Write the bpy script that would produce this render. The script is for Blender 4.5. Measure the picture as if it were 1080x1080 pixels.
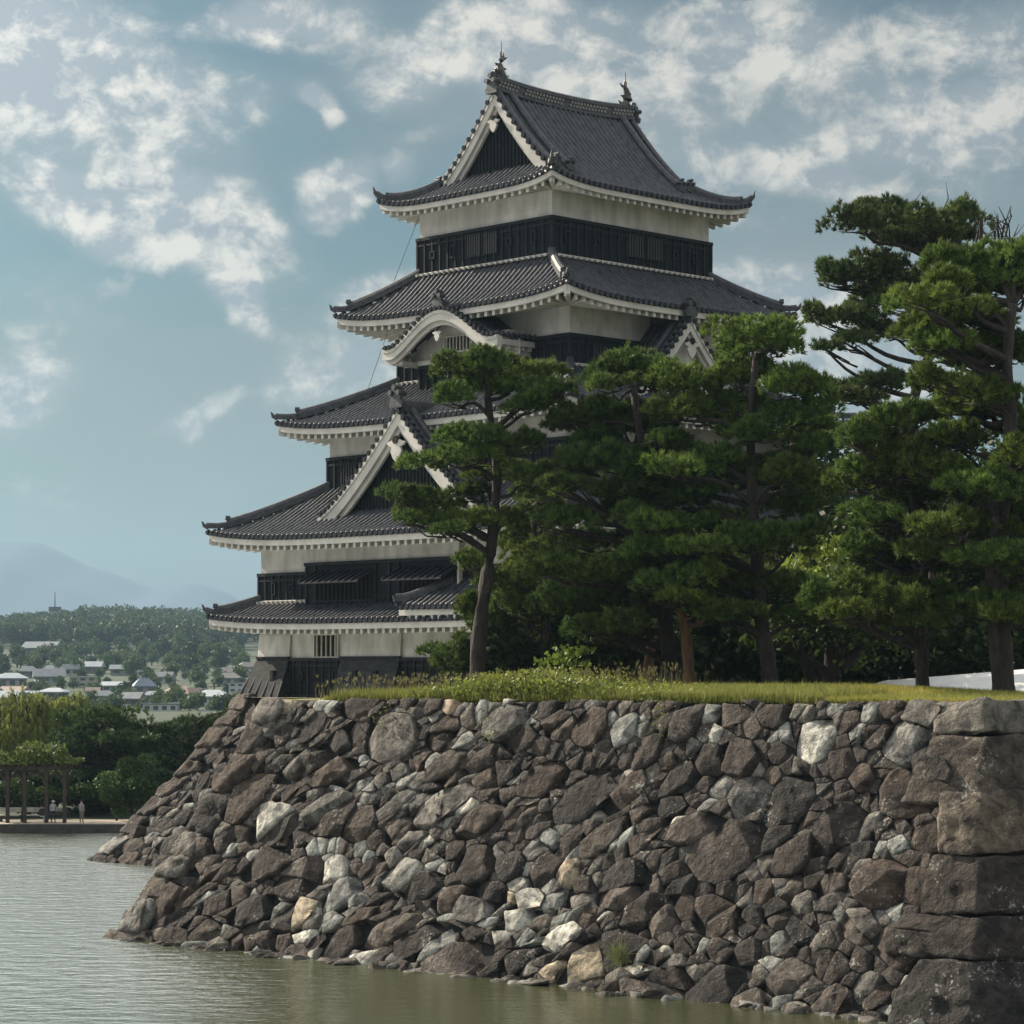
import bpy, bmesh, math, random
import numpy as np
from mathutils import Vector, noise
R = math.radians
rng = np.random.default_rng(7)
random.seed(7)
for o in list(bpy.data.objects): bpy.data.objects.remove(o)
scene = bpy.context.scene
COL = scene.collection

# ------------------------------------------------------------------ camera, sky, sun, exposure
E = 8.5            # eye height above the moat
F = 2690.0         # focal length in photo pixels (1080 wide)
cd = bpy.data.cameras.new('camera'); cam = bpy.data.objects.new('camera', cd); COL.objects.link(cam)
cam.location = (0, 0, E); cam.rotation_euler = (R(90), 0, 0)
cd.sensor_width = 36; cd.lens = F/1080*36; cd.shift_y = 165/1080
cd.clip_start = 0.5; cd.clip_end = 20000
scene.camera = cam
scene.view_settings.view_transform = 'Standard'; scene.view_settings.look = 'None'
scene.view_settings.exposure = 1.05; scene.view_settings.gamma = 1
scene.cycles.use_denoising = True
scene.cycles.max_bounces = 6; scene.cycles.diffuse_bounces = 3; scene.cycles.glossy_bounces = 3
scene.cycles.transmission_bounces = 4; scene.cycles.volume_bounces = 0; scene.cycles.transparent_max_bounces = 8
scene.cycles.sample_clamp_indirect = 6

SUN_EL = 31; SUN_AZ = -52.5      # azimuth measured from +Y towards +X
sd = Vector((math.sin(R(SUN_AZ))*math.cos(R(SUN_EL)), math.cos(R(SUN_AZ))*math.cos(R(SUN_EL)), math.sin(R(SUN_EL))))
ld = bpy.data.lights.new('sun', 'SUN'); lo = bpy.data.objects.new('sun', ld); COL.objects.link(lo)
ld.energy = 5.0; ld.angle = R(0.6); ld.color = (1.0, 0.86, 0.68)
lo.rotation_euler = sd.to_track_quat('Z', 'Y').to_euler()
lo.location = (-60, 40, 60)

def px(x, y, Y):            # photo pixel at distance Y -> point
    return Vector(((x-540)/F*Y, Y, E+(705-y)/F*Y))

def build_world():
    w = bpy.data.worlds.new('World'); scene.world = w; w.use_nodes = True
    nt = w.node_tree; N = nt.nodes; L = nt.links; N.clear()
    def nd(t, **k):
        n = N.new(t)
        for a, b in k.items(): setattr(n, a, b)
        return n
    def mth(op, a, b=None, c=None, clamp=False):
        n = nd('ShaderNodeMath', operation=op, use_clamp=clamp)
        for i, v in enumerate((a, b, c)):
            if v is None: continue
            if isinstance(v, (int, float)): n.inputs[i].default_value = v
            else: L.new(v, n.inputs[i])
        return n.outputs[0]
    out = nd('ShaderNodeOutputWorld'); bg = nd('ShaderNodeBackground'); L.new(bg.outputs[0], out.inputs[0])
    bg.inputs[1].default_value = 0.05
    sky = nd('ShaderNodeTexSky', sky_type='NISHITA'); sky.sun_disc = False
    sky.sun_elevation = R(SUN_EL); sky.sun_rotation = R(SUN_AZ); sky.air_density = 1.0; sky.dust_density = 1.6; sky.ozone_density = 1.6
    tc = nd('ShaderNodeTexCoord'); d = tc.outputs['Generated']
    sx = nd('ShaderNodeSeparateXYZ'); L.new(d, sx.inputs[0])
    ys = mth('MAXIMUM', sx.outputs[1], 0.05)
    cx = mth('DIVIDE', sx.outputs[0], ys); cz = mth('DIVIDE', sx.outputs[2], ys)
    cv = nd('ShaderNodeCombineXYZ'); L.new(cx, cv.inputs[0]); L.new(cz, cv.inputs[1])
    # clouds: noise in direction space, with denser banks in given directions
    def fbm(scale, det, off=(0, 0, 0), rough=0.55, dist=0.0, stretch=(1, 1, 1.3)):
        mp = nd('ShaderNodeMapping'); mp.inputs['Location'].default_value = off; mp.inputs['Scale'].default_value = stretch
        L.new(d, mp.inputs[0])
        n = nd('ShaderNodeTexNoise'); n.inputs['Scale'].default_value = scale; n.inputs['Detail'].default_value = det
        n.inputs['Roughness'].default_value = rough; n.inputs['Distortion'].default_value = dist
        L.new(mp.outputs[0], n.inputs['Vector']); return n.outputs['Fac']
    # warp the bank positions a little
    wn = nd('ShaderNodeTexNoise'); wn.inputs['Scale'].default_value = 14; wn.inputs['Detail'].default_value = 4; L.new(d, wn.inputs['Vector'])
    ws = nd('ShaderNodeVectorMath', operation='SUBTRACT'); L.new(wn.outputs['Color'], ws.inputs[0]); ws.inputs[1].default_value = (.5, .5, .5)
    wm = nd('ShaderNodeVectorMath', operation='SCALE'); L.new(ws.outputs[0], wm.inputs[0]); wm.inputs[3].default_value = 0.05
    wa = nd('ShaderNodeVectorMath', operation='ADD'); L.new(cv.outputs[0], wa.inputs[0]); L.new(wm.outputs[0], wa.inputs[1])
    banks = [(30,70,170,90,-.25,1.15),(130,110,120,55,0,.9),(80,215,90,30,-.5,.9),(190,235,90,40,-.35,1.0),(222,290,50,26,-1.0,.9),
             (350,195,52,30,.4,1.1),(425,168,30,22,.2,.85),(325,105,26,16,0,.7),(300,20,110,34,0,1.0),(520,35,130,42,.1,1.0),
             (640,85,120,45,-.1,.75),(800,60,190,60,-.2,.8),(980,130,190,70,.1,.85),(860,175,130,32,-.15,.8),(1020,40,130,50,0,.7),
             (400,305,50,18,.2,.75),(370,375,85,42,.3,.62),(20,430,50,45,.5,.75),(205,445,55,16,.35,.62),(10,300,90,40,0,.35),
             (880,360,170,90,0,.8),(860,110,260,110,0,.62),(60,540,120,26,0,.35),(250,530,90,22,0,.4),(1000,210,120,40,0,.5),(450,130,60,20,.2,.35)]
    acc = None
    for (bx, by, rx, ry, an, st) in banks:
        mp = nd('ShaderNodeMapping', vector_type='TEXTURE')
        mp.inputs['Location'].default_value = ((bx-540)/F, (705-by)/F, 0)
        mp.inputs['Rotation'].default_value = (0, 0, an); mp.inputs['Scale'].default_value = (rx/F, ry/F, 1)
        L.new(wa.outputs[0], mp.inputs[0])
        ln = nd('ShaderNodeVectorMath', operation='LENGTH'); L.new(mp.outputs[0], ln.inputs[0])
        mr = nd('ShaderNodeMapRange', interpolation_type='SMOOTHSTEP'); L.new(ln.outputs['Value'], mr.inputs[0])
        mr.inputs[1].default_value = 2.2; mr.inputs[2].default_value = 0.0; mr.inputs[3].default_value = 0; mr.inputs[4].default_value = st
        acc = mr.outputs[0] if acc is None else mth('MAXIMUM', acc, mr.outputs[0])
    # away from the view: general broken cloud
    up_ = mth('MULTIPLY', mth('GREATER_THAN', cz, .275), .7); acc = mth('MAXIMUM', acc, up_)  # cloud added above the frame to brighten the water reflection
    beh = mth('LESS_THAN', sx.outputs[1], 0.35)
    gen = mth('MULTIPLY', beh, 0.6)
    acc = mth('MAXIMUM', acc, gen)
    n1 = fbm(9, 9, (0, 0, 0), .58, .3); n2 = fbm(46, 9, (3, 1, 2), .62, .3)
    nn = mth('ADD', mth('MULTIPLY', n1, .55), mth('MULTIPLY', n2, .45))
    softm = nd('ShaderNodeMapRange', interpolation_type='SMOOTHSTEP'); L.new(mth('ADD', acc, mth('MULTIPLY', mth('SUBTRACT', n1, .5), 1.2)), softm.inputs[0]); softm.inputs[1].default_value = .10; softm.inputs[2].default_value = 1.0; softm.inputs[4].default_value = .62
    dens = mth('ADD', acc, mth('MULTIPLY', mth('SUBTRACT', nn, .5), 2.5))
    mk = nd('ShaderNodeMapRange', interpolation_type='SMOOTHSTEP'); L.new(dens, mk.inputs[0])
    mk.inputs[1].default_value = .34; mk.inputs[2].default_value = .86
    mask = mk.outputs[0]
    # thin veil
    veil = fbm(5, 6, (7, 2, 5), .5, .2, (1, 1, 3))
    vm = nd('ShaderNodeMapRange', interpolation_type='SMOOTHSTEP'); L.new(veil, vm.inputs[0]); vm.inputs[1].default_value = .35; vm.inputs[2].default_value = .75
    vm.inputs[4].default_value = .75
    # light on the cloud: brighter at thick sun-side lumps, greyer inside
    n3 = fbm(46, 9, (3.010, 1, 1.988), .62, .3)
    shade = mth('ADD', .5, mth('MULTIPLY', mth('SUBTRACT', n2, n3), 3.5), clamp=True)
    big = fbm(7, 3, (11, 4, 2), .5, 0)
    cr = nd('ShaderNodeValToRGB'); L.new(mth('ADD', mth('MULTIPLY', shade, .55), mth('MULTIPLY', big, .45)), cr.inputs[0])
    cr.color_ramp.elements[0].position = .36; cr.color_ramp.elements[0].color = (5.8, 6.4, 7.0, 1)
    cr.color_ramp.elements[1].position = .78; cr.color_ramp.elements[1].color = (15.0, 14.0, 12.4, 1)
    # grade sky towards the soft teal of the place's air
    hs = nd('ShaderNodeMix', data_type='RGBA', blend_type='MULTIPLY'); hs.inputs[0].default_value = 1
    L.new(sky.outputs[0], hs.inputs[6]); hs.inputs[7].default_value = (.52, .71, .68, 1)
    m1 = nd('ShaderNodeMix', data_type='RGBA'); L.new(vm.outputs[0], m1.inputs[0]); L.new(hs.outputs[2], m1.inputs[6]); m1.inputs[7].default_value = (5.1, 5.5, 5.4, 1)
    ms = nd('ShaderNodeMix', data_type='RGBA'); L.new(softm.outputs[0], ms.inputs[0]); L.new(m1.outputs[2], ms.inputs[6]); ms.inputs[7].default_value = (7.0, 7.3, 7.4, 1); m1 = ms
    m2 = nd('ShaderNodeMix', data_type='RGBA'); L.new(mth('MULTIPLY', mask, .88), m2.inputs[0]); L.new(m1.outputs[2], m2.inputs[6]); L.new(cr.outputs[0], m2.inputs[7])
    # sky gain in front of and behind the camera, set for ambient fill
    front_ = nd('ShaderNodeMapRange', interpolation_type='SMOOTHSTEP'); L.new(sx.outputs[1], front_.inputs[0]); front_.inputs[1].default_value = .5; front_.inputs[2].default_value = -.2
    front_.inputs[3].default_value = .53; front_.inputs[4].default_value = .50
    # added gain round the sun and above the frame, brightens water and fill light
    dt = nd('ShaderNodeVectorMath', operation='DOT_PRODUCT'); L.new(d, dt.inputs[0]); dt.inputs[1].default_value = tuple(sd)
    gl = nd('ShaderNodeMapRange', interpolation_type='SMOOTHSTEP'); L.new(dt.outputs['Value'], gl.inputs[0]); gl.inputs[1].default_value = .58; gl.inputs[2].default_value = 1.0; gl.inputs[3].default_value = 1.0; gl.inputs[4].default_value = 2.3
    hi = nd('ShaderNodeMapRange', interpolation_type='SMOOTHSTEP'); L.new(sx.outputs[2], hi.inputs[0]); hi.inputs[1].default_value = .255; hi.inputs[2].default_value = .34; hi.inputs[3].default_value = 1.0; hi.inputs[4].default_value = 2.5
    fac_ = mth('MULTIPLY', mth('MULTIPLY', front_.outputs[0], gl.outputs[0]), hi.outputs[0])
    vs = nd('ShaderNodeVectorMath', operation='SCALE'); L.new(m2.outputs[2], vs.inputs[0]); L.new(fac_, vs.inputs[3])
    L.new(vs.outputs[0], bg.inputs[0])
build_world()

# ------------------------------------------------------------------ helpers
def thing(name, label, cat, loc=(0, 0, 0), group=None, kind=None):
    o = bpy.data.objects.new(name, None); COL.objects.link(o); o.location = loc; o.empty_display_size = .2
    o['label'] = label; o['category'] = cat
    if group: o['group'] = group
    if kind: o['kind'] = kind
    return o
def tag(o, label, cat, group=None, kind=None):
    o['label'] = label; o['category'] = cat
    if group: o['group'] = group
    if kind: o['kind'] = kind
    return o
def rootloc(p):
    v = Vector((0, 0, 0))
    while p: v += p.location; p = p.parent
    return v
class MB:
    """collects vertices / faces in world coordinates"""
    def __init__(s): s.v = []; s.f = []; s.n = 0
    def add(s, V, Fc):
        V = np.asarray(V, float).reshape(-1, 3); s.v.append(V)
        s.f.extend([tuple(i+s.n for i in f) for f in Fc]); s.n += len(V); return s
    def hexa(s, P):            # 8 points: bottom ring 0-3, top ring 4-7
        return s.add(P, [(0,3,2,1),(4,5,6,7),(0,1,5,4),(1,2,6,5),(2,3,7,6),(3,0,4,7)])
    def box(s, x0, x1, y0, y1, z0, z1):
        return s.hexa([(x0,y0,z0),(x1,y0,z0),(x1,y1,z0),(x0,y1,z0),(x0,y0,z1),(x1,y0,z1),(x1,y1,z1),(x0,y1,z1)])
    def tube(s, P, rad, k=8, cap=True):
        P = [Vector(p) for p in P]; n = len(P)
        if not hasattr(rad, '__len__'): rad = [rad]*n
        V = []; up = Vector((.13, .27, 1)).normalized()
        for i in range(n):
            t = (P[min(i+1, n-1)]-P[max(i-1, 0)]).normalized()
            a = t.cross(up if abs(t.dot(up)) < .95 else Vector((1, 0, 0))).normalized(); b = t.cross(a)
            for j in range(k):
                an = 2*math.pi*j/k; V.append(P[i]+(a*math.cos(an)+b*math.sin(an))*rad[i])
        Fc = [(i*k+j, i*k+(j+1)%k, (i+1)*k+(j+1)%k, (i+1)*k+j) for i in range(n-1) for j in range(k)]
        if cap: Fc += [tuple(range(k))[::-1], tuple((n-1)*k+j for j in range(k))]
        return s.add(V, Fc)
    def sweep(s, P, prof, side=None):   # prof: list of (lateral, up)
        P = [Vector(p) for p in P]; n = len(P); k = len(prof); V = []
        for i in range(n):
            t = (P[min(i+1, n-1)]-P[max(i-1, 0)]); t.z = 0
            if t.length < 1e-6: t = P[-1]-P[0]; t.z = 0
            t.normalize(); a = Vector((t.y, -t.x, 0))
            for (l, u) in prof: V.append(P[i]+a*l+Vector((0, 0, u)))
        Fc = [(i*k+j, i*k+(j+1)%k, (i+1)*k+(j+1)%k, (i+1)*k+j) for i in range(n-1) for j in range(k)]
        Fc += [tuple(range(k))[::-1], tuple((n-1)*k+j for j in range(k))]
        return s.add(V, Fc)
    def build(s, name, mat, parent=None, smooth=False, loc=None, col=None):
        V = np.concatenate(s.v) if s.v else np.zeros((0, 3))
        off = rootloc(parent) if parent else (Vector(loc) if loc is not None else Vector((0, 0, 0)))
        me = bpy.data.meshes.new(name); me.from_pydata((V-np.array(off)).tolist(), [], s.f); me.update()
        o = bpy.data.objects.new(name, me); COL.objects.link(o); me.materials.append(mat)
        if parent: o.parent = parent
        elif loc is not None: o.location = loc
        if smooth: me.polygons.foreach_set('use_smooth', [True]*len(me.polygons))
        return o
def np_mesh(name, V, quads, mat, parent=None, loc=None, color=None, smooth=False, tri=False):
    V = np.asarray(V, np.float32).reshape(-1, 3); Q = np.asarray(quads, np.int32); k = Q.shape[1]; nf = len(Q)
    off = np.array(rootloc(parent) if parent else (loc if loc is not None else (0, 0, 0)), np.float32)
    me = bpy.data.meshes.new(name)
    me.vertices.add(len(V)); me.vertices.foreach_set('co', (V-off).ravel())
    me.loops.add(nf*k); me.loops.foreach_set('vertex_index', Q.ravel())
    me.polygons.add(nf); me.polygons.foreach_set('loop_start', np.arange(0, nf*k, k, dtype=np.int32))
    try: me.polygons.foreach_set('loop_total', np.full(nf, k, np.int32))
    except Exception: pass
    if smooth: me.polygons.foreach_set('use_smooth', np.ones(nf, bool))
    me.update(calc_edges=True)
    if color is not None:
        at = me.color_attributes.new('col', 'FLOAT_COLOR', 'POINT')
        c = np.ones((len(V), 4), np.float32); c[:, :3] = color; at.data.foreach_set('color', c.ravel())
    me.materials.append(mat)
    o = bpy.data.objects.new(name, me); COL.objects.link(o)
    if parent: o.parent = parent
    elif loc is not None: o.location = loc
    return o

# ------------------------------------------------------------------ materials
def mat(name, c1, c2=None, scale=3.0, rough=.7, bump=0.0, bscale=None, det=5, stretch=(1, 1, 1), spec=.4, attr=False, streak=0, trans=0, contrast=(.3, .7), metal=0):
    m = bpy.data.materials.new(name); m.use_nodes = True; nt = m.node_tree; N = nt.nodes; L = nt.links
    b = N['Principled BSDF']; b.inputs['Roughness'].default_value = rough
    b.inputs['Specular IOR Level'].default_value = spec; b.inputs['Metallic'].default_value = metal
    tc = N.new('ShaderNodeTexCoord'); mp = N.new('ShaderNodeMapping'); L.new(tc.outputs['Object'], mp.inputs[0]); mp.inputs['Scale'].default_value = stretch
    n = N.new('ShaderNodeTexNoise'); n.inputs['Scale'].default_value = scale; n.inputs['Detail'].default_value = det; L.new(mp.outputs[0], n.inputs['Vector'])
    c2 = c2 or tuple(x*.6 for x in c1)
    cr = N.new('ShaderNodeValToRGB'); L.new(n.outputs['Fac'], cr.inputs[0])
    cr.color_ramp.elements[0].position = contrast[0]; cr.color_ramp.elements[0].color = (*c2, 1)
    cr.color_ramp.elements[1].position = contrast[1]; cr.color_ramp.elements[1].color = (*c1, 1)
    last = cr.outputs[0]
    if attr:
        a = N.new('ShaderNodeAttribute'); a.attribute_name = 'col'
        mx = N.new('ShaderNodeMix'); mx.data_type = 'RGBA'; mx.blend_type = 'MULTIPLY'; mx.inputs[0].default_value = 1
        L.new(a.outputs['Color'], mx.inputs[6]); L.new(last, mx.inputs[7]); last = mx.outputs[2]
    if streak:
        m2 = N.new('ShaderNodeMapping'); L.new(tc.outputs['Object'], m2.inputs[0]); m2.inputs['Scale'].default_value = (.9, .9, .3)
        n2 = N.new('ShaderNodeTexNoise'); n2.inputs['Scale'].default_value = 2.2; n2.inputs['Detail'].default_value = 6; L.new(m2.outputs[0], n2.inputs['Vector'])
        c3 = N.new('ShaderNodeValToRGB'); L.new(n2.outputs['Fac'], c3.inputs[0]); c3.color_ramp.elements[0].position = .35; c3.color_ramp.elements[0].color = (1-streak,)*3+(1,)
        c3.color_ramp.elements[1].position = .6; c3.color_ramp.elements[1].color = (1, 1, 1, 1)
        mx = N.new('ShaderNodeMix'); mx.data_type = 'RGBA'; mx.blend_type = 'MULTIPLY'; mx.inputs[0].default_value = 1
        L.new(last, mx.inputs[6]); L.new(c3.outputs[0], mx.inputs[7]); last = mx.outputs[2]
    L.new(last, b.inputs['Base Color'])
    if bump:
        bn = N.new('ShaderNodeTexNoise'); bn.inputs['Scale'].default_value = bscale or scale*3; bn.inputs['Detail'].default_value = 6; L.new(mp.outputs[0], bn.inputs['Vector'])
        bp = N.new('ShaderNodeBump'); bp.inputs['Strength'].default_value = 1; bp.inputs['Distance'].default_value = bump
        L.new(bn.outputs['Fac'], bp.inputs['Height']); L.new(bp.outputs[0], b.inputs['Normal'])
    if trans:
        t = N.new('ShaderNodeBsdfTranslucent'); L.new(last, t.inputs[0]); mxs = N.new('ShaderNodeMixShader'); mxs.inputs[0].default_value = trans
        L.new(b.outputs[0], mxs.inputs[1]); L.new(t.outputs[0], mxs.inputs[2]); L.new(mxs.outputs[0], N['Material Output'].inputs[0])
    return m
M = {}
M['tile'] = mat('roof_tile', (.062, .068, .080), (.020, .023, .030), 3.0, .5, .012, 30, spec=.28)
M['tile2'] = mat('ridge_tile', (.07, .075, .085), (.028, .031, .036), 5, .5, .015, 20, spec=.3)
M['plaster'] = mat('plaster', (.64, .63, .60), (.46, .45, .43), .55, .85, .004, 30, streak=.26)
M['rafter'] = mat('plastered_rafter', (.54, .525, .49), (.40, .39, .365), 1.3, .85)
M['board'] = mat('black_board', (.016, .019, .024), (.008, .010, .013), 3, .7, .012, 14, stretch=(1, 1, 3), spec=.06)
M['batten'] = mat('black_batten', (.024, .028, .034), (.012, .014, .018), 5, .65, spec=.10)
M['wboard'] = mat('weathered_black_board', (.050, .052, .056), (.022, .024, .027), 2, .75, .015, 12, stretch=(1, 1, 3), spec=.08)
M['void'] = mat('dark_interior', (.006, .006, .007), None, 3, .9)
M['bars'] = mat('window_bar', (.05, .05, .052), None, 6, .7)
M['palebars'] = mat('pale_window_bar', (.5, .48, .43), None, 3, .8)
M['etile'] = mat('eave_end_tile', (.04, .043, .05), (.02, .022, .026), 6, .8, spec=.05)
M['rosette'] = mat('weathered_tile_rosette', (.22, .21, .19), (.12, .12, .115), 9, .6)
M['wire'] = mat('wire', (.03, .03, .03), None, 3, .6)
M['bronze'] = mat('dark_bronze', (.05, .045, .04), (.02, .018, .016), 8, .45, .01, 20, spec=.6)
M['bark'] = mat('pine_bark', (.042, .034, .030), (.008, .007, .007), 5, .95, .09, 7, stretch=(1, 1, .35), det=8)
M['redbark'] = mat('red_pine_bark', (.21, .11, .065), (.07, .04, .028), 5, .95, .06, 8, stretch=(1, 1, .4), det=8)
M['needle'] = mat('pine_needles', (1, 1, 1), (.72, .78, .7), .7, .55, attr=True, trans=.30, spec=.15)
M['leaf'] = mat('leaves', (1, 1, 1), (.7, .75, .65), .8, .55, attr=True, trans=.38, spec=.15)
M['grass'] = mat('grass_blades', (1, 1, 1), (.8, .8, .7), .5, .6, attr=True, trans=.30, spec=.3)
M['soil'] = mat('grassy_soil', (.19, .19, .06), (.09, .085, .035), .9, .95, .03, 12)
M['earth'] = mat('ground_earth', (.030, .046, .018), (.018, .03, .012), .02, .95)
M['path'] = mat('path', (.34, .30, .25), (.26, .23, .19), 1.5, .95)
M['kerb'] = mat('kerb_stone', (.055, .052, .045), (.028, .027, .025), 3, .9, .02, 8)
M['canvas'] = mat('white_canvas', (.62, .62, .60), (.52, .52, .51), 1.2, .8, .01, 4)
M["mount"] = mat("mountain_haze_blue", (.012, .035, .075), (.008, .028, .06), .002, .95)  # blue of the distance haze is put into the mountain colour
M['wood'] = mat('dark_timber', (.05, .04, .032), (.025, .02, .017), 4, .8, .01, 12)

def stone_mat():
    m = bpy.data.materials.new('wall_stone'); m.use_nodes = True; nt = m.node_tree; N = nt.nodes; L = nt.links
    b = N['Principled BSDF']; b.inputs['Roughness'].default_value = .8; b.inputs['Specular IOR Level'].default_value = .2
    tc = N.new('ShaderNodeTexCoord'); a = N.new('ShaderNodeAttribute'); a.attribute_name = 'col'
    def ns(sc, det, rough=.6, dist=0):
        n = N.new('ShaderNodeTexNoise'); n.inputs['Scale'].default_value = sc; n.inputs['Detail'].default_value = det
        n.inputs['Roughness'].default_value = rough; n.inputs['Distortion'].default_value = dist; L.new(tc.outputs['Object'], n.inputs['Vector']); return n
    n1 = ns(2.2, 8, .65, .6); r1 = N.new('ShaderNodeValToRGB'); L.new(n1.outputs['Fac'], r1.inputs[0])
    r1.color_ramp.elements[0].position = .38; r1.color_ramp.elements[0].color = (.34, .32, .32, 1)
    r1.color_ramp.elements[1].position = .64; r1.color_ramp.elements[1].color = (1.55, 1.5, 1.42, 1)
    mx = N.new('ShaderNodeMix'); mx.data_type = 'RGBA'; mx.blend_type = 'MULTIPLY'; mx.inputs[0].default_value = 1
    L.new(a.outputs['Color'], mx.inputs[6]); L.new(r1.outputs[0], mx.inputs[7])
    # pale lichen spots
    n2 = ns(11, 4, .6); n3 = ns(1.1, 3)
    ad = N.new('ShaderNodeMath'); ad.operation = 'MULTIPLY'; L.new(n2.outputs['Fac'], ad.inputs[0]); L.new(n3.outputs['Fac'], ad.inputs[1])
    r2 = N.new('ShaderNodeMapRange'); r2.inputs[1].default_value = .355; r2.inputs[2].default_value = .40; L.new(ad.outputs[0], r2.inputs[0])
    r2.inputs[4].default_value = .75
    m2 = N.new('ShaderNodeMix'); m2.data_type = 'RGBA'; L.new(r2.outputs[0], m2.inputs[0]); L.new(mx.outputs[2], m2.inputs[6]); m2.inputs[7].default_value = (.34, .34, .31, 1)
    # worn, paler edges
    ge = N.new('ShaderNodeNewGeometry'); pr_ = N.new('ShaderNodeMapRange'); L.new(ge.outputs['Pointiness'], pr_.inputs[0]); pr_.inputs[1].default_value = .52; pr_.inputs[2].default_value = .60; pr_.inputs[4].default_value = .38
    pm = N.new('ShaderNodeMath'); pm.operation = 'MULTIPLY'; L.new(pr_.outputs[0], pm.inputs[0]); L.new(n1.outputs['Fac'], pm.inputs[1])
    m3 = N.new('ShaderNodeMix'); m3.data_type = 'RGBA'; L.new(pm.outputs[0], m3.inputs[0]); L.new(m2.outputs[2], m3.inputs[6]); m3.inputs[7].default_value = (.30, .29, .27, 1)
    L.new(m3.outputs[2], b.inputs['Base Color'])
    n4 = ns(3.5, 10, .62, .4); n5 = ns(22, 5, .6)
    s = N.new('ShaderNodeMath'); s.operation = 'MULTIPLY_ADD'; L.new(n5.outputs['Fac'], s.inputs[0]); s.inputs[1].default_value = .18; L.new(n4.outputs['Fac'], s.inputs[2])
    bp = N.new('ShaderNodeBump'); bp.inputs['Distance'].default_value = .42; bp.inputs['Strength'].default_value = 1; L.new(s.outputs[0], bp.inputs['Height'])
    L.new(bp.outputs[0], b.inputs['Normal'])
    return m
M['stone'] = stone_mat()
def water_mat():
    m = bpy.data.materials.new('moat_water'); m.use_nodes = True; nt = m.node_tree; N = nt.nodes; L = nt.links
    N.remove(N['Principled BSDF']); df = N.new('ShaderNodeBsdfDiffuse'); df.inputs[0].default_value = (.034, .038, .014, 1)
    gl = N.new('ShaderNodeBsdfGlossy'); gl.inputs[0].default_value = (.95, .98, .96, 1); gl.inputs['Roughness'].default_value = .16
    mxs = N.new('ShaderNodeMixShader'); fr = N.new('ShaderNodeFresnel'); fr.inputs[0].default_value = 6.0
    L.new(fr.outputs[0], mxs.inputs[0]); L.new(df.outputs[0], mxs.inputs[1]); L.new(gl.outputs[0], mxs.inputs[2]); L.new(mxs.outputs[0], N['Material Output'].inputs[0])
    tc = N.new('ShaderNodeTexCoord')
    def ns(sc, st, det, rot=0):
        mp = N.new('ShaderNodeMapping'); mp.inputs['Scale'].default_value = st; mp.inputs['Rotation'].default_value = (0, 0, rot); L.new(tc.outputs['Object'], mp.inputs[0])
        n = N.new('ShaderNodeTexNoise'); n.inputs['Scale'].default_value = sc; n.inputs['Detail'].default_value = det; n.inputs['Roughness'].default_value = .55
        L.new(mp.outputs[0], n.inputs['Vector']); return n.outputs['Fac']
    w1 = ns(1.0, (.9, 1.6, 1), 4, .3); w2 = ns(4.2, (.8, 1.5, 1), 3, -.2); w3 = ns(.25, (1, 1.4, 1), 2, .1)
    # ripples are stronger in the open water on the left, calm in the lee of the wall
    sx = N.new('ShaderNodeSeparateXYZ'); L.new(tc.outputs['Object'], sx.inputs[0])
    a = N.new('ShaderNodeMath'); a.operation = 'MULTIPLY_ADD'; L.new(sx.outputs[1], a.inputs[0]); a.inputs[1].default_value = -.9; L.new(sx.outputs[0], a.inputs[2])
    mr = N.new('ShaderNodeMapRange'); L.new(a.outputs[0], mr.inputs[0]); mr.inputs[1].default_value = -78; mr.inputs[2].default_value = -60; mr.inputs[3].default_value = 1; mr.inputs[4].default_value = .22
    h = N.new('ShaderNodeMath'); h.operation = 'MULTIPLY_ADD'; L.new(w2, h.inputs[0]); h.inputs[1].default_value = .35; L.new(w1, h.inputs[2])
    h2 = N.new('ShaderNodeMath'); h2.operation = 'MULTIPLY'; L.new(h.outputs[0], h2.inputs[0]); L.new(mr.outputs[0], h2.inputs[1])
    bp = N.new('ShaderNodeBump'); bp.inputs['Distance'].default_value = .17; L.new(h2.outputs[0], bp.inputs['Height']); L.new(bp.outputs[0], gl.inputs['Normal'])
    return m
M['water'] = water_mat()

# ------------------------------------------------------------------ ground, water, mountains
def sheet(name, pts, z, m, kind='structure'):
    mb = MB(); mb.add([(x, y, z if not callable(z) else z(x, y)) for x, y in pts], [tuple(range(len(pts)))])
    o = mb.build(name, m); o['kind'] = kind; return o
sheet('moat_water', [(-300, -40), (300, -40), (300, 134), (-300, 134)], 0, M['water'])

TZ = [(132, .40), (200, .5), (480, .5), (520, .6), (560, 1.2), (600, 2.0), (640, 2.9), (700, 4.1), (760, 5.4), (800, 6.5), (860, 8.0), (900, 9.5), (1000, 13), (1100, 17), (1300, 25), (1600, 38), (1800, 32), (2300, 5), (9600, 0)]
def tz(x, y):
    z = float(np.interp(y, [a for a, _ in TZ], [b for _, b in TZ]))
    if y > 1050: z += (math.sin(x*.011+1)*.6+math.sin(x*.023+y*.006)*.4)*min(3.0, (y-1050)*.006)
    return z
xs = np.concatenate([np.linspace(-5300, -420, 14), np.linspace(-400, 400, 41), np.linspace(420, 5300, 14)])
ys = np.array([132.6, 160, 200, 300, 480, 520, 560, 600, 640, 700, 760, 800, 860, 900, 1000, 1100, 1300, 1450, 1600, 1700, 1800, 2000, 2300, 3500, 9600])
V = [(x, y, tz(x, y)) for y in ys for x in xs]; nx = len(xs)
Q = [(j*nx+i, j*nx+i+1, (j+1)*nx+i+1, (j+1)*nx+i) for j in range(len(ys)-1) for i in range(nx-1)]
o = np_mesh('ground', V, Q, M['earth'], smooth=True); o['kind'] = 'structure'
sheet('path', [(-80, 132.3), (60, 132.3), (60, 136.5), (-80, 136.5)], .41, M['path'])
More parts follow.
